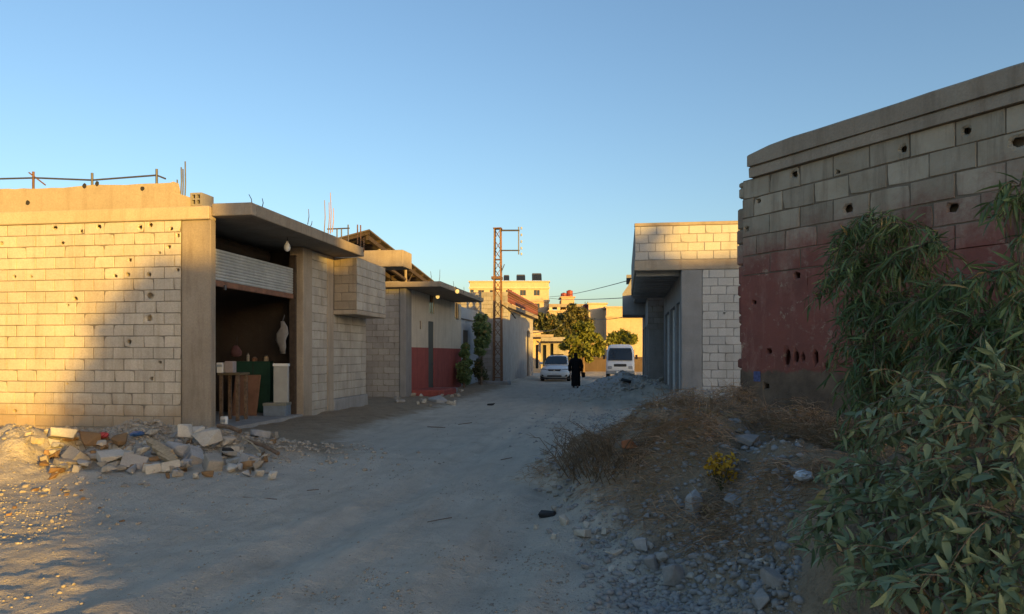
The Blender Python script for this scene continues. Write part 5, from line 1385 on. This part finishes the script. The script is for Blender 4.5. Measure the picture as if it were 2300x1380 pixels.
for k, (nm, px, py, w_, h_, mt, lb, ct, bx, lf) in enumerate(spec):
    rubble(nm, px, py, w_, h_, mt, lb, ct, seed=k, boxy=bx, lift=lf)
r_ = random.Random(3)
for k in range(64):
    px = r_.uniform(90, 600); py = r_.uniform(980, 1068)
    rubble('broken_chunk', px, py, r_.uniform(16, 40), r_.uniform(10, 20), r_.choice([M_ROCK, M_ROCK, M_ROCKG, M_ROCK, M_ROCKB, M_ROCKB]), 'large broken masonry chunk among the rubble heap beside the garage', 'rubble', 'large chunks of the rubble heap', 800+k, r_.choice([.2, .35, .6]), lift=r_.uniform(0, .05))
for k in range(90):       # alike smaller stones of the heap
    px = r_.uniform(60, 620); py = r_.uniform(985, 1085)-max(0, (300-px))*.02
    rubble('rubble_stone', px, py, r_.uniform(12, 30), r_.uniform(9, 20), r_.choice([M_ROCK, M_ROCK, M_ROCKG, M_ROCKW, M_ROCKB]), 'small broken stone among the rubble heap beside the garage', 'rubble', 'small stones of the rubble heap', 100+k, .4)
for k in range(36):
    px = r_.uniform(0, 330); py = r_.uniform(1075, 1180)
    rubble('rubble_stone', px, py, r_.uniform(8, 20), r_.uniform(6, 12), r_.choice([M_ROCK, M_ROCK, M_ROCKB]), 'fist sized stone on the dirt mound left of the road', 'stone', 'stones on the left dirt mound', 200+k, .12, sink=.7)
for k in range(70):
    t = r_.random(); px = 1260+t*500+r_.uniform(-70, 60); py = 1130+t*150+r_.uniform(-40, 120)
    rubble('loose_stone', px, py, r_.uniform(11, 26), r_.uniform(8, 18), r_.choice([M_ROCK, M_ROCKG, M_ROCKG, M_ROCKW]), 'fist sized loose stone in the gravel below the dry weeds', 'stone', 'loose stones below the weeds', 300+k, .35)
for k in range(30):
    px = r_.uniform(1200, 1290); py = r_.uniform(1010, 1150)
    rubble('loose_stone', px, py, r_.uniform(10, 18), r_.uniform(6, 11), r_.choice([M_ROCK, M_ROCKG]), 'small stone scattered along the road edge beside the weeds', 'stone', 'stones along the right road edge', 400+k, .35)
for k in range(22):
    px = r_.uniform(880, 1040); py = r_.uniform(878, 915)
    rubble('loose_stone', px, py, r_.uniform(8, 16), r_.uniform(5, 9), r_.choice([M_ROCK, M_ROCKG, M_ROCKW]), 'loose stone heaped before the red doorstep', 'stone', 'stones before the doorstep', 500+k, .35)
for k in range(26):
    px = r_.uniform(1390, 1500); py = r_.uniform(850, 880)
    rubble('loose_stone', px, py, r_.uniform(8, 20), r_.uniform(4, 8), r_.choice([M_ROCKG, M_ROCKG, M_ROCKW]), 'grey stone strewn between the gravel heap and the shop doors', 'stone', 'stones before the shop doors', 600+k, .5)
# broken hollow blocks thrown on the heap
for k, (px, py, lb, rot) in enumerate(((300, 1052, 'broken hollow grey block lying on its side below the dark grey stone', (1.2, .3, .6)), (435, 1040, 'hollow grey block tilted between the white plaster lumps', (.5, -.4, 2.2)), (170, 1040, 'sunlit broken hollow block on the left of the rubble heap', (.9, .2, -.5)), (560, 1050, 'half hollow block at the end of the rubble heap near the garage opening', (.2, .3, 1.1)))):
    g = gp(px, py); w_ = .30 if k != 3 else .2
    me_ = None
    T = thing('hollow_block', (g.x, g.y, g.z+.07), lb, 'concrete block'); T.rotation_euler = rot
    fr0 = Frame((-w_/2, -.09), 0)
    mbs = wall_panels('shell', fr0, 0, w_, -.09, .09, [(.03, w_/2-.012, -.06, .06), (w_/2+.012, w_-.03, -.06, .06)], 0, .18, M_GBLOCK, None)
    mbs.parent = T
    o2 = MB().box(.012, w_-.012, .12, .172, -.08, .08, fr0).build('web', M_CONC2, None); o2.parent = T
# split boards, sticks and litter
def stick(name, a, c, wpx, mat, label, cat, lift=.03, n=4):
    p, q = gp(*a), gp(*c); D = p.y
    return tag(MB().tube([p+Vector((0, 0, lift)), p.lerp(q, .5)+Vector((0, 0, lift*1.3)), q+Vector((0, 0, lift))], wpx/FPX*D, n).build(name, mat), label, cat)
M_WOOD = plain('weathered_wood', (.36, .28, .18), .9, 0, .3, 20)
for k in range(3):
    p, q = gp(335+12*k, 1030+5*k), gp(385+8*k, 1045+7*k)
    o = MB().tube([p+Vector((0, 0, .22-.05*k)), q+Vector((0, 0, .14-.03*k))], .055, 4).build('split_board', M_WOOD)
    tag(o, 'split wooden board lying on the rubble heap', 'board', 'split boards on the rubble heap')
stick('pale_lath', (545, 1005), (585, 1035), 2.2, M_WOOD, 'thin pale lath sticking out of the rubble towards the road', 'stick', .12)
stick('dry_branch', (560, 1010), (625, 1035), 5, M_BARK, 'dark dry branch at the end of the rubble heap', 'branch', .10, 6)
stick('dry_branch', (490, 968), (540, 985), 6, M_BARK, 'dark rotten branch under the garage column', 'branch', .08, 6)
for k, (a, c) in enumerate((((545, 1118), (622, 1124)), ((690, 1105), (716, 1102)), ((960, 960), (1000, 963)), ((1030, 955), (1060, 951)), ((960, 1175), (1015, 1165)), ((1125, 1035), (1150, 1030)))):
    stick('twig', a, c, 0.9, M_BARK, 'thin dark twig lying flat on the dusty road', 'twig', .006)['group'] = 'twigs on the road'
def bag(name, px, py, wpx, mat, label, cat, lift=0, sq=.6):
    g = gp(px, py); q = wpx/2/FPX*g.y*1.02; r2 = random.Random(px)
    rg = []
    for k in range(7):
        an = -1.4+k*.47
        rg.append([(g.x+q*math.cos(an)*math.cos(a)*r2.uniform(.75, 1.2), g.y+q*math.cos(an)*math.sin(a)*r2.uniform(.75, 1.2), g.z+lift+q*sq*(.9+math.sin(an))) for a in [j*.5236 for j in range(12)]])
    return tag(MB().rings(rg).build(name, mat), label, cat)
bag('red_rag', 231, 997, 26, plain('red_cloth', (.42, .06, .06), .8, 0, .5, 30), 'crumpled red and white rag in the rubble heap', 'rag', .08)
bag('blue_sack', 308, 985, 34, plain('blue_plastic', (.03, .09, .22), .4), 'dark blue plastic sack behind the rubble heap', 'sack', .03, .4)
bag('white_plastic_bag', 1805, 1105, 40, plain('white_plastic', (.5, .52, .55), .4), 'crumpled pale plastic bag caught at the foot of the bush', 'plastic bag', .05)
bag('white_litter', 1970, 932, 34, M_WHITE, 'white scrap of litter caught in the bush leaves', 'litter', .5, .3)
# yellow flowering plant
g = gp(1620, 1110)
T = thing('yellow_flowers', g, 'clump of yellow flowers growing among the dry weeds', 'flowers')
M_YEL = plain('yellow_petal', (.48, .27, .02), .7, 0, .3, 30)
rg_ = np.random.default_rng(4)
cs = [(g.x+rg_.uniform(-.09, .09), g.y+rg_.uniform(-.1, .1), g.z+.10+rg_.uniform(0, .16), .07) for _ in range(9)]
V, F = leaf_cloud(cs, 260, .022, rg_)
inst('blossom', np_mesh('blossom', V-np.array(g), F, M_YEL), g, T)
mb = MB()
for c_ in cs: mb.tube([g, c_[:3]], .004, 4)
mb.build('stem', M_LEAFD, T)
# pebbles: far too many to count
rng = np.random.default_rng(8)
ico = bmesh.new(); bmesh.ops.create_icosphere(ico, subdivisions=1, radius=1); iv = np.array([v.co[:] for v in ico.verts]); if_ = np.array([[v.index for v in f.verts] for f in ico.faces]); ico.free()
def pebbles(name, pts, smin, smax, mat, label):
    n = len(pts)
    s = smin*np.power(smax/smin, rng.random(n)**2)
    th = rng.uniform(0, 6.28, n); jit = 1+.35*rng.normal(size=(n, len(iv), 1))*.6
    base = iv[None]*jit*np.array([1, .8, .6])*s[:, None, None]
    c_, s_ = np.cos(th)[:, None], np.sin(th)[:, None]
    x = base[..., 0]*c_-base[..., 1]*s_; y = base[..., 0]*s_+base[..., 1]*c_
    zg = hgt(pts[:, 0], pts[:, 1])
    V = np.stack([x+pts[:, :1], y+pts[:, 1:2], base[..., 2]+(zg+s*.2)[:, None]], -1).reshape(-1, 3)
    F = (if_[None]+(np.arange(n)*len(iv))[:, None, None]).reshape(-1, 3)
    o = inst(name, np_mesh(name, V, F, mat), (0, 0, 0)); tag(o, label, 'gravel', kind='stuff')
def scatter(n, px0, px1, py0, py1, f=None):
    pts = []
    while len(pts) < n:
        m_ = 4000
        px = rng.uniform(px0, px1, m_); py = rng.uniform(py0, py1, m_)
        if f is not None:
            k = rng.random(m_) < f(px, py); px, py = px[k], py[k]
        D = CAMH*FPX/(py-HY)
        a = (px-CX)/FPX
        x = (a*CO-SI)*D; y = (a*SI+CO)*D
        pts += list(zip(x, y))
    return np.array(pts[:n])
pr_ = scatter(7500, 1180, 1800, 960, 1500, lambda px, py: np.clip((px-1190-(py-1000)*.35)/120+.1*rng.normal(size=len(px)), 0, 1))
pebbles('gravel', pr_, .006, .045, M_ROCKG, 'grey gravel spread along the right road edge')
pl_ = scatter(1700, 0, 640, 985, 1380, lambda px, py: np.clip(1.15-px/560-np.abs(py-1080)/170, .03, 1))
pebbles('left_gravel', pl_, .005, .022, M_ROCK, 'beige gravel and crumbs around the rubble heap')
ph_ = np.stack([rng.normal(-7.6, 1.5, 5000), rng.normal(10.9, .8, 5000)], 1); ph_ = ph_[ph_[:, 1] < GYW-.05]
pebbles('rubble_crumbs', ph_, .010, .055, M_ROCK, 'crumbled mortar and broken bits bedding the rubble heap')
pc_ = scatter(2000, 380, 1400, 890, 1380, lambda px, py: np.clip(vnoise(px*.012, py*.02, 5)*2.2, .04, 1))
pebbles('road_grit', pc_, .004, .016, M_ROCK, 'sparse grit lying on the dusty road')
py2 = np.stack([rng.normal(.9, 1.2, 2600), rng.normal(17, 2.2, 2600)], 1)
pebbles('pale_gravel', py2, .01, .05, M_ROCKG, 'pale gravel spread before the pale block building')
py3 = np.stack([rng.normal(-.1, 1.1, 1500), rng.normal(28.5, 2.0, 1500)], 1)
pebbles('heap_gravel', py3, .015, .07, M_ROCKW, 'coarse pale gravel on the heap in the street')

# ================================================================== dry weeds on the mound
def blades(pts, hgt_m, width, rng, lean=.5, curl=.35, seg=3, clump=1):
    """thin bent stalks; returns V, F (quads)"""
    n = len(pts)
    h = hgt_m*(.45+.8*rng.random(n)); th = rng.uniform(0, 6.283, n)
    ln = lean*rng.random(n); w = width*(.6+.8*rng.random(n))
    zg = hgt(pts[:, 0], pts[:, 1])
    dx, dy = np.cos(th), np.sin(th)
    Vs = []
    for k in range(seg+1):
        t = k/seg
        off = h*ln*t+curl*h*t*t*rng.uniform(.2, 1, n)
        cx = pts[:, 0]+dx*off; cy = pts[:, 1]+dy*off; cz = zg-.02+h*t*(1-.35*ln*t)
        ww = w*(1-.75*t)
        Vs.append(np.stack([cx-dy*ww, cy+dx*ww, cz], 1)); Vs.append(np.stack([cx+dy*ww, cy-dx*ww, cz], 1))
    V = np.stack(Vs, 1).reshape(-1, 3); m_ = 2*(seg+1)
    b0 = (np.arange(n)*m_)[:, None]
    F = np.concatenate([b0+np.array([[2*k, 2*k+1, 2*k+3, 2*k+2]]) for k in range(seg)], 0)
    return V, F
def weed_points(n, dens):
    out = []
    while len(out) < n:
        t = rng.uniform(-1.2, 7.5, 6000); d_ = rng.uniform(.05, 3.6, 6000)
        x = RWC[0]+t*RWD[0]-d_*.807; y = RWC[1]+t*RWD[1]-d_*.590
        cl = fbm(x*1.7, y*1.7, 5, 3)
        k = rng.random(6000) < dens(t, d_, cl)
        out += list(zip(x[k], y[k]))
    return np.array(out[:n])
wp = weed_points(26000, lambda t, d_, c: np.clip(.45+2.4*c, 0, 1)*np.clip((2.9+.30*np.clip(t, 0, 3)-d_)/.7, 0, 1)*np.clip((4.6-t)/1.5, .0, 1))
# matted stalks lying every which way
n = len(wp); zg = hgt(wp[:, 0], wp[:, 1])
clm = np.clip(.5+1.6*fbm(wp[:, 0]*2.3, wp[:, 1]*2.3, 15, 3), .1, 1.3)
z0 = zg+rng.random(n)**1.4*.18*clm
th = rng.uniform(0, 6.283, n); ph = rng.normal(.0, .38, n); ln_ = rng.uniform(.08, .26, n)
dv = np.stack([np.cos(th)*np.cos(ph), np.sin(th)*np.cos(ph), np.sin(ph)], 1)
sd_ = np.stack([-np.sin(th), np.cos(th), 0*th], 1)
bow = rng.normal(0, .25, n)[:, None]*sd_
Vs = []
for k in range(4):
    t = k/3
    c_ = np.stack([wp[:, 0], wp[:, 1], z0], 1)+dv*(ln_*t)[:, None]+bow*(ln_*t*t)[:, None]+np.array([0, 0, -1])*(.35*ln_*t*t)[:, None]
    w_ = (.0024*(1-.6*t))*np.array([0, 0, 1.0])[None]+sd_*(.0022*(1-.6*t))
    Vs += [c_-w_, c_+w_]
V = np.stack(Vs, 1).reshape(-1, 3); b0 = (np.arange(n)*8)[:, None]
F = np.concatenate([b0+np.array([[2*k, 2*k+1, 2*k+3, 2*k+2]]) for k in range(3)], 0)
tag(inst('dry_weeds', np_mesh('dry_weeds', V, F, M_STRAW), (0, 0, 0)), 'tangled dry brown weeds matted over the mound before the red wall', 'dry weeds', kind='stuff')
wp2 = weed_points(900, lambda t, d_, c: np.clip(-.1+2.2*c, 0, 1)*np.clip((2.6-d_)/.6, 0, 1)*np.clip((5.5-t)/2, 0, 1))
V, F = blades(wp2, .36, .0032, rng, 1.0, .7)
tag(inst('tall_dry_stalks', np_mesh('tall_dry_stalks', V, F, M_STRAW), (0, 0, 0)), 'taller dry stalks rising over the weed mound', 'dry stalks', kind='stuff')
# dead thorny brush, dark branching tangle at the left of the mound
mb = MB(); r_ = random.Random(12)
for k in range(170):
    g = gp(r_.gauss(1330, 45), r_.uniform(1020, 1090))
    a = r_.uniform(0, 6.28); l_ = r_.uniform(.2, .5)
    p1_ = g+Vector((math.cos(a)*l_*.5, math.sin(a)*l_*.5, l_*.6)); p2_ = p1_+Vector((math.cos(a+.8)*l_*.4, math.sin(a+.8)*l_*.4, l_*r_.uniform(-.1, .3)))
    mb.tube([g-Vector((0, 0, .02)), p1_, p2_], [.006, .004, .002], 4)
    for q in range(3):
        s0 = p1_.lerp(p2_, r_.random()); mb.tube([s0, s0+Vector((r_.uniform(-.12, .12), r_.uniform(-.12, .12), r_.uniform(-.05, .12)))], [.003, .0015], 3)
o = mb.build('dead_brush', plain('dead_twig', (.15, .105, .065), .9)); tag(o, 'dark tangle of dead brush at the road end of the weed mound', 'dead brush', kind='stuff')

# ================================================================== bushes on the right
def leaf_mesh(L_, W_, bend, fold, mat, nm='leaf'):
    """lance shaped leaf with a midrib fold, along +x, hanging"""
    ts = [0, .18, .42, .68, .88, 1.0]; ws = [.05, .75, 1.0, .72, .32, .0]
    vs = []; fs = []
    for t, w in zip(ts, ws):
        x = L_*t; z = -bend*L_*t*t; y = W_/2*w
        vs += [(x, -y, z+fold*y), (x, 0, z-.001), (x, y, z+fold*y)]
    for k in range(len(ts)-1):
        a = k*3
        fs += [(a, a+3, a+4, a+1), (a+1, a+4, a+5, a+2)]
    me = bpy.data.meshes.new(nm); me.from_pydata(vs, [], fs); me.update()
    for p in me.polygons: p.use_smooth = True
    if mat: me.materials.append(mat)
    return me, np.array(vs), np.array(fs)
def frame_from(d, rollrng):
    d = d/np.linalg.norm(d, axis=1)[:, None]
    up = np.tile(np.array([[0, 0, 1.0]]), (len(d), 1))+.55*rollrng.normal(size=d.shape)
    y = np.cross(up, d); y /= np.linalg.norm(y, axis=1)[:, None]
    z = np.cross(d, y)
    return d, y, z
def bush(name, label, base, clusters, leaf, leafmat, seed, twigs_per, leaves_per, droop, near=None, near_n=0, cat='bush', tl=.35, group=None, mess=.62):
    """stems rise from the base to each cluster; twigs with leaves spread from there"""
    rng2 = np.random.default_rng(seed)
    T = thing(name, base, label, cat, group)
    wood = MB(); P = []; Dv = []; S = []
    bz = Vector(base)
    for (c_, r_c) in clusters:
        c_ = Vector(c_)
        mid = bz.lerp(c_, .55)+Vector((rng2.normal()*.08, rng2.normal()*.08, .12))
        wood.tube([bz, mid, c_], [.022, .014, .006], 5)
        nt_ = int(twigs_per*(r_c/.35)**2)
        for k in range(nt_):
            d = rng2.normal(size=3); d[2] = abs(d[2])*.4; d /= np.linalg.norm(d)
            s0 = c_+Vector(d*r_c*.25*rng2.random())+Vector((0, 0, .2*r_c))
            ln = min(tl, r_c)*rng2.uniform(.7, 1.3)
            pts = []
            for q in range(6):
                t = q/5
                pts.append(s0+Vector(d)*ln*t+Vector((0, 0, -droop*ln*t*t)))
            wood.tube(pts, [.004, .0035, .003, .0025, .002, .0012], 3, cap=False)
            for q in range(leaves_per):
                t = .12+.88*q/(leaves_per-1)
                i = min(4, int(t*5)); p = pts[i].lerp(pts[i+1], t*5-i)
                tang = np.array(pts[i+1]-pts[i]); tang /= np.linalg.norm(tang)+1e-9
                dl = tang*.45+rng2.normal(size=3)*mess+np.array([0, 0, -.42*droop])
                P.append(p[:]); Dv.append(dl); S.append(rng2.uniform(.45, 1.25))
    wood.build('branches', M_BARK, T)
    P = np.array(P); Dv = np.array(Dv); S = np.array(S)
    # keep leaves clear of the red wall
    n_, t_ = red_dist(P[:, 0], P[:, 1]); ok = n_ > .06; P, Dv, S = P[ok], Dv[ok], S[ok]
    X, Yv, Z = frame_from(Dv, rng2)
    order = np.argsort(P[:, 0]**2+P[:, 1]**2+(P[:, 2]-CAMH)**2)
    # the largest leaves in view become parts of their own
    vis = np.ones(len(P), bool)
    if near_n:
        dpt = -SI*P[:, 0]+CO*P[:, 1]; pxx = CX+FPX*(CO*P[:, 0]+SI*P[:, 1])/dpt; pyy = HY-FPX*(P[:, 2]-CAMH)/dpt
        inside = (pxx < 2290) & (pyy < 1375) & (dpt > .5)
        cand = [k for k in order if inside[k]][:near_n]
        vis[cand] = False
        metas = [leaf_mesh(*leaf, leafmat)[0] for _ in range(1)]
        for k in cand:
            m3 = Matrix(((X[k][0], Yv[k][0], Z[k][0]), (X[k][1], Yv[k][1], Z[k][1]), (X[k][2], Yv[k][2], Z[k][2])))
            inst('leaf', metas[0], P[k], T, m3.to_euler(), (S[k], S[k], S[k]))
    _, lv, lf = leaf_mesh(*leaf, None, 'tmpl')
    P2, X2, Y2, Z2, S2 = P[vis], X[vis], Yv[vis], Z[vis], S[vis]
    W = (X2[:, None]*lv[None, :, :1]+Y2[:, None]*lv[None, :, 1:2]+Z2[:, None]*lv[None, :, 2:])*S2[:, None, None]+P2[:, None]
    F = (lf[None]+(np.arange(len(P2))*len(lv))[:, None, None]).reshape(-1, 4)
    me = np_mesh('foliage', W.reshape(-1, 3)-np.array(base), F, leafmat, True)
    o = inst('foliage', me, base, T); o['kind'] = 'stuff'
    return T, len(P)
def cl(lst):
    return [(atD(px, py, D), r_c) for px, py, D, r_c in lst]
def onground(x, y): return (x, y, hz(x, y)-.05)
# willow-like eucalyptus close to the wall
up1 = atD(1990, 900, 6.2)
bush('young_eucalyptus', 'young eucalyptus with drooping narrow leaves against the red wall', onground(up1.x, up1.y),
     cl([(1925, 545, 6.7, .28), (1965, 510, 6.6, .30), (2030, 530, 6.3, .32), (2075, 565, 6.0, .24), (1915, 620, 6.7, .28), (1950, 600, 6.5, .36), (2020, 620, 6.3, .36),
         (1945, 700, 6.5, .32), (1985, 700, 6.3, .38), (1935, 780, 6.5, .26), (1960, 800, 6.2, .34), (1950, 860, 6.2, .28), (1975, 900, 6.0, .32), (2050, 700, 6.0, .36), (2130, 660, 5.7, .24), (2060, 800, 5.8, .36), (1895, 570, 6.8, .16), (1930, 1000, 5.9, .22)]),
     (.145, .017, .35, .3), M_LEAF, 21, 32, 13, 1.0, cat='tree', mess=.7)
up2 = atD(2260, 1000, 4.4)
bush('eucalyptus_sapling', 'taller eucalyptus sapling with hanging leaves at the right edge', onground(up2.x+.4, up2.y+.3),
     cl([(2290, 430, 4.9, .16), (2275, 470, 4.9, .16), (2330, 440, 4.8, .14), (2340, 520, 4.8, .16), (2245, 455, 5.0, .10), (2230, 630, 4.9, .24), (2300, 610, 4.8, .24), (2160, 650, 5.2, .22), (2310, 700, 4.7, .28), (2250, 730, 4.8, .28), (2180, 740, 5.0, .3), (2290, 760, 4.5, .34), (2200, 800, 4.7, .34), (2120, 800, 5.0, .34), (2330, 680, 4.5, .24), (2340, 800, 4.3, .34), (2100, 690, 5.3, .26)]),
     (.14, .019, .35, .3), M_LEAF, 22, 27, 12, .95, cat='tree')
up3 = atD(2150, 1250, 3.1)
bush('broad_leaf_bush', 'leafy bush with broad grey green leaves beside the gravel', onground(up3.x, up3.y),
     cl([(2070, 920, 4.4, .30), (2150, 890, 4.2, .32), (2240, 880, 4.0, .32), (2300, 950, 3.8, .3), (2040, 1000, 4.1, .30), (2120, 980, 3.9, .32), (2210, 980, 3.7, .32), (2010, 1080, 3.9, .28), (2090, 1090, 3.6, .32), (2180, 1080, 3.4, .32), (2270, 1080, 3.3, .32),
         (2000, 1160, 3.6, .28), (1930, 1180, 3.8, .26), (2080, 1190, 3.3, .3), (2170, 1190, 3.1, .3), (2270, 1190, 3.0, .3), (1960, 1270, 3.4, .26), (2050, 1290, 3.1, .28), (2150, 1300, 2.9, .28), (2260, 1300, 2.8, .28), (1990, 1360, 3.0, .24), (2090, 1370, 2.8, .25), (2210, 1380, 2.7, .26), (1890, 1090, 4.3, .22), (1870, 1230, 3.9, .20), (1930, 1060, 4.4, .24)]),
     (.092, .028, .25, .25), M_LEAFB, 23, 22, 10, .5, near_n=285, mess=.85)

# mark every labelled object that is not stuff or setting as a thing
for o in C.objects:
    if o.parent is None and 'category' in o and 'kind' not in o:
        o['kind'] = 'thing'
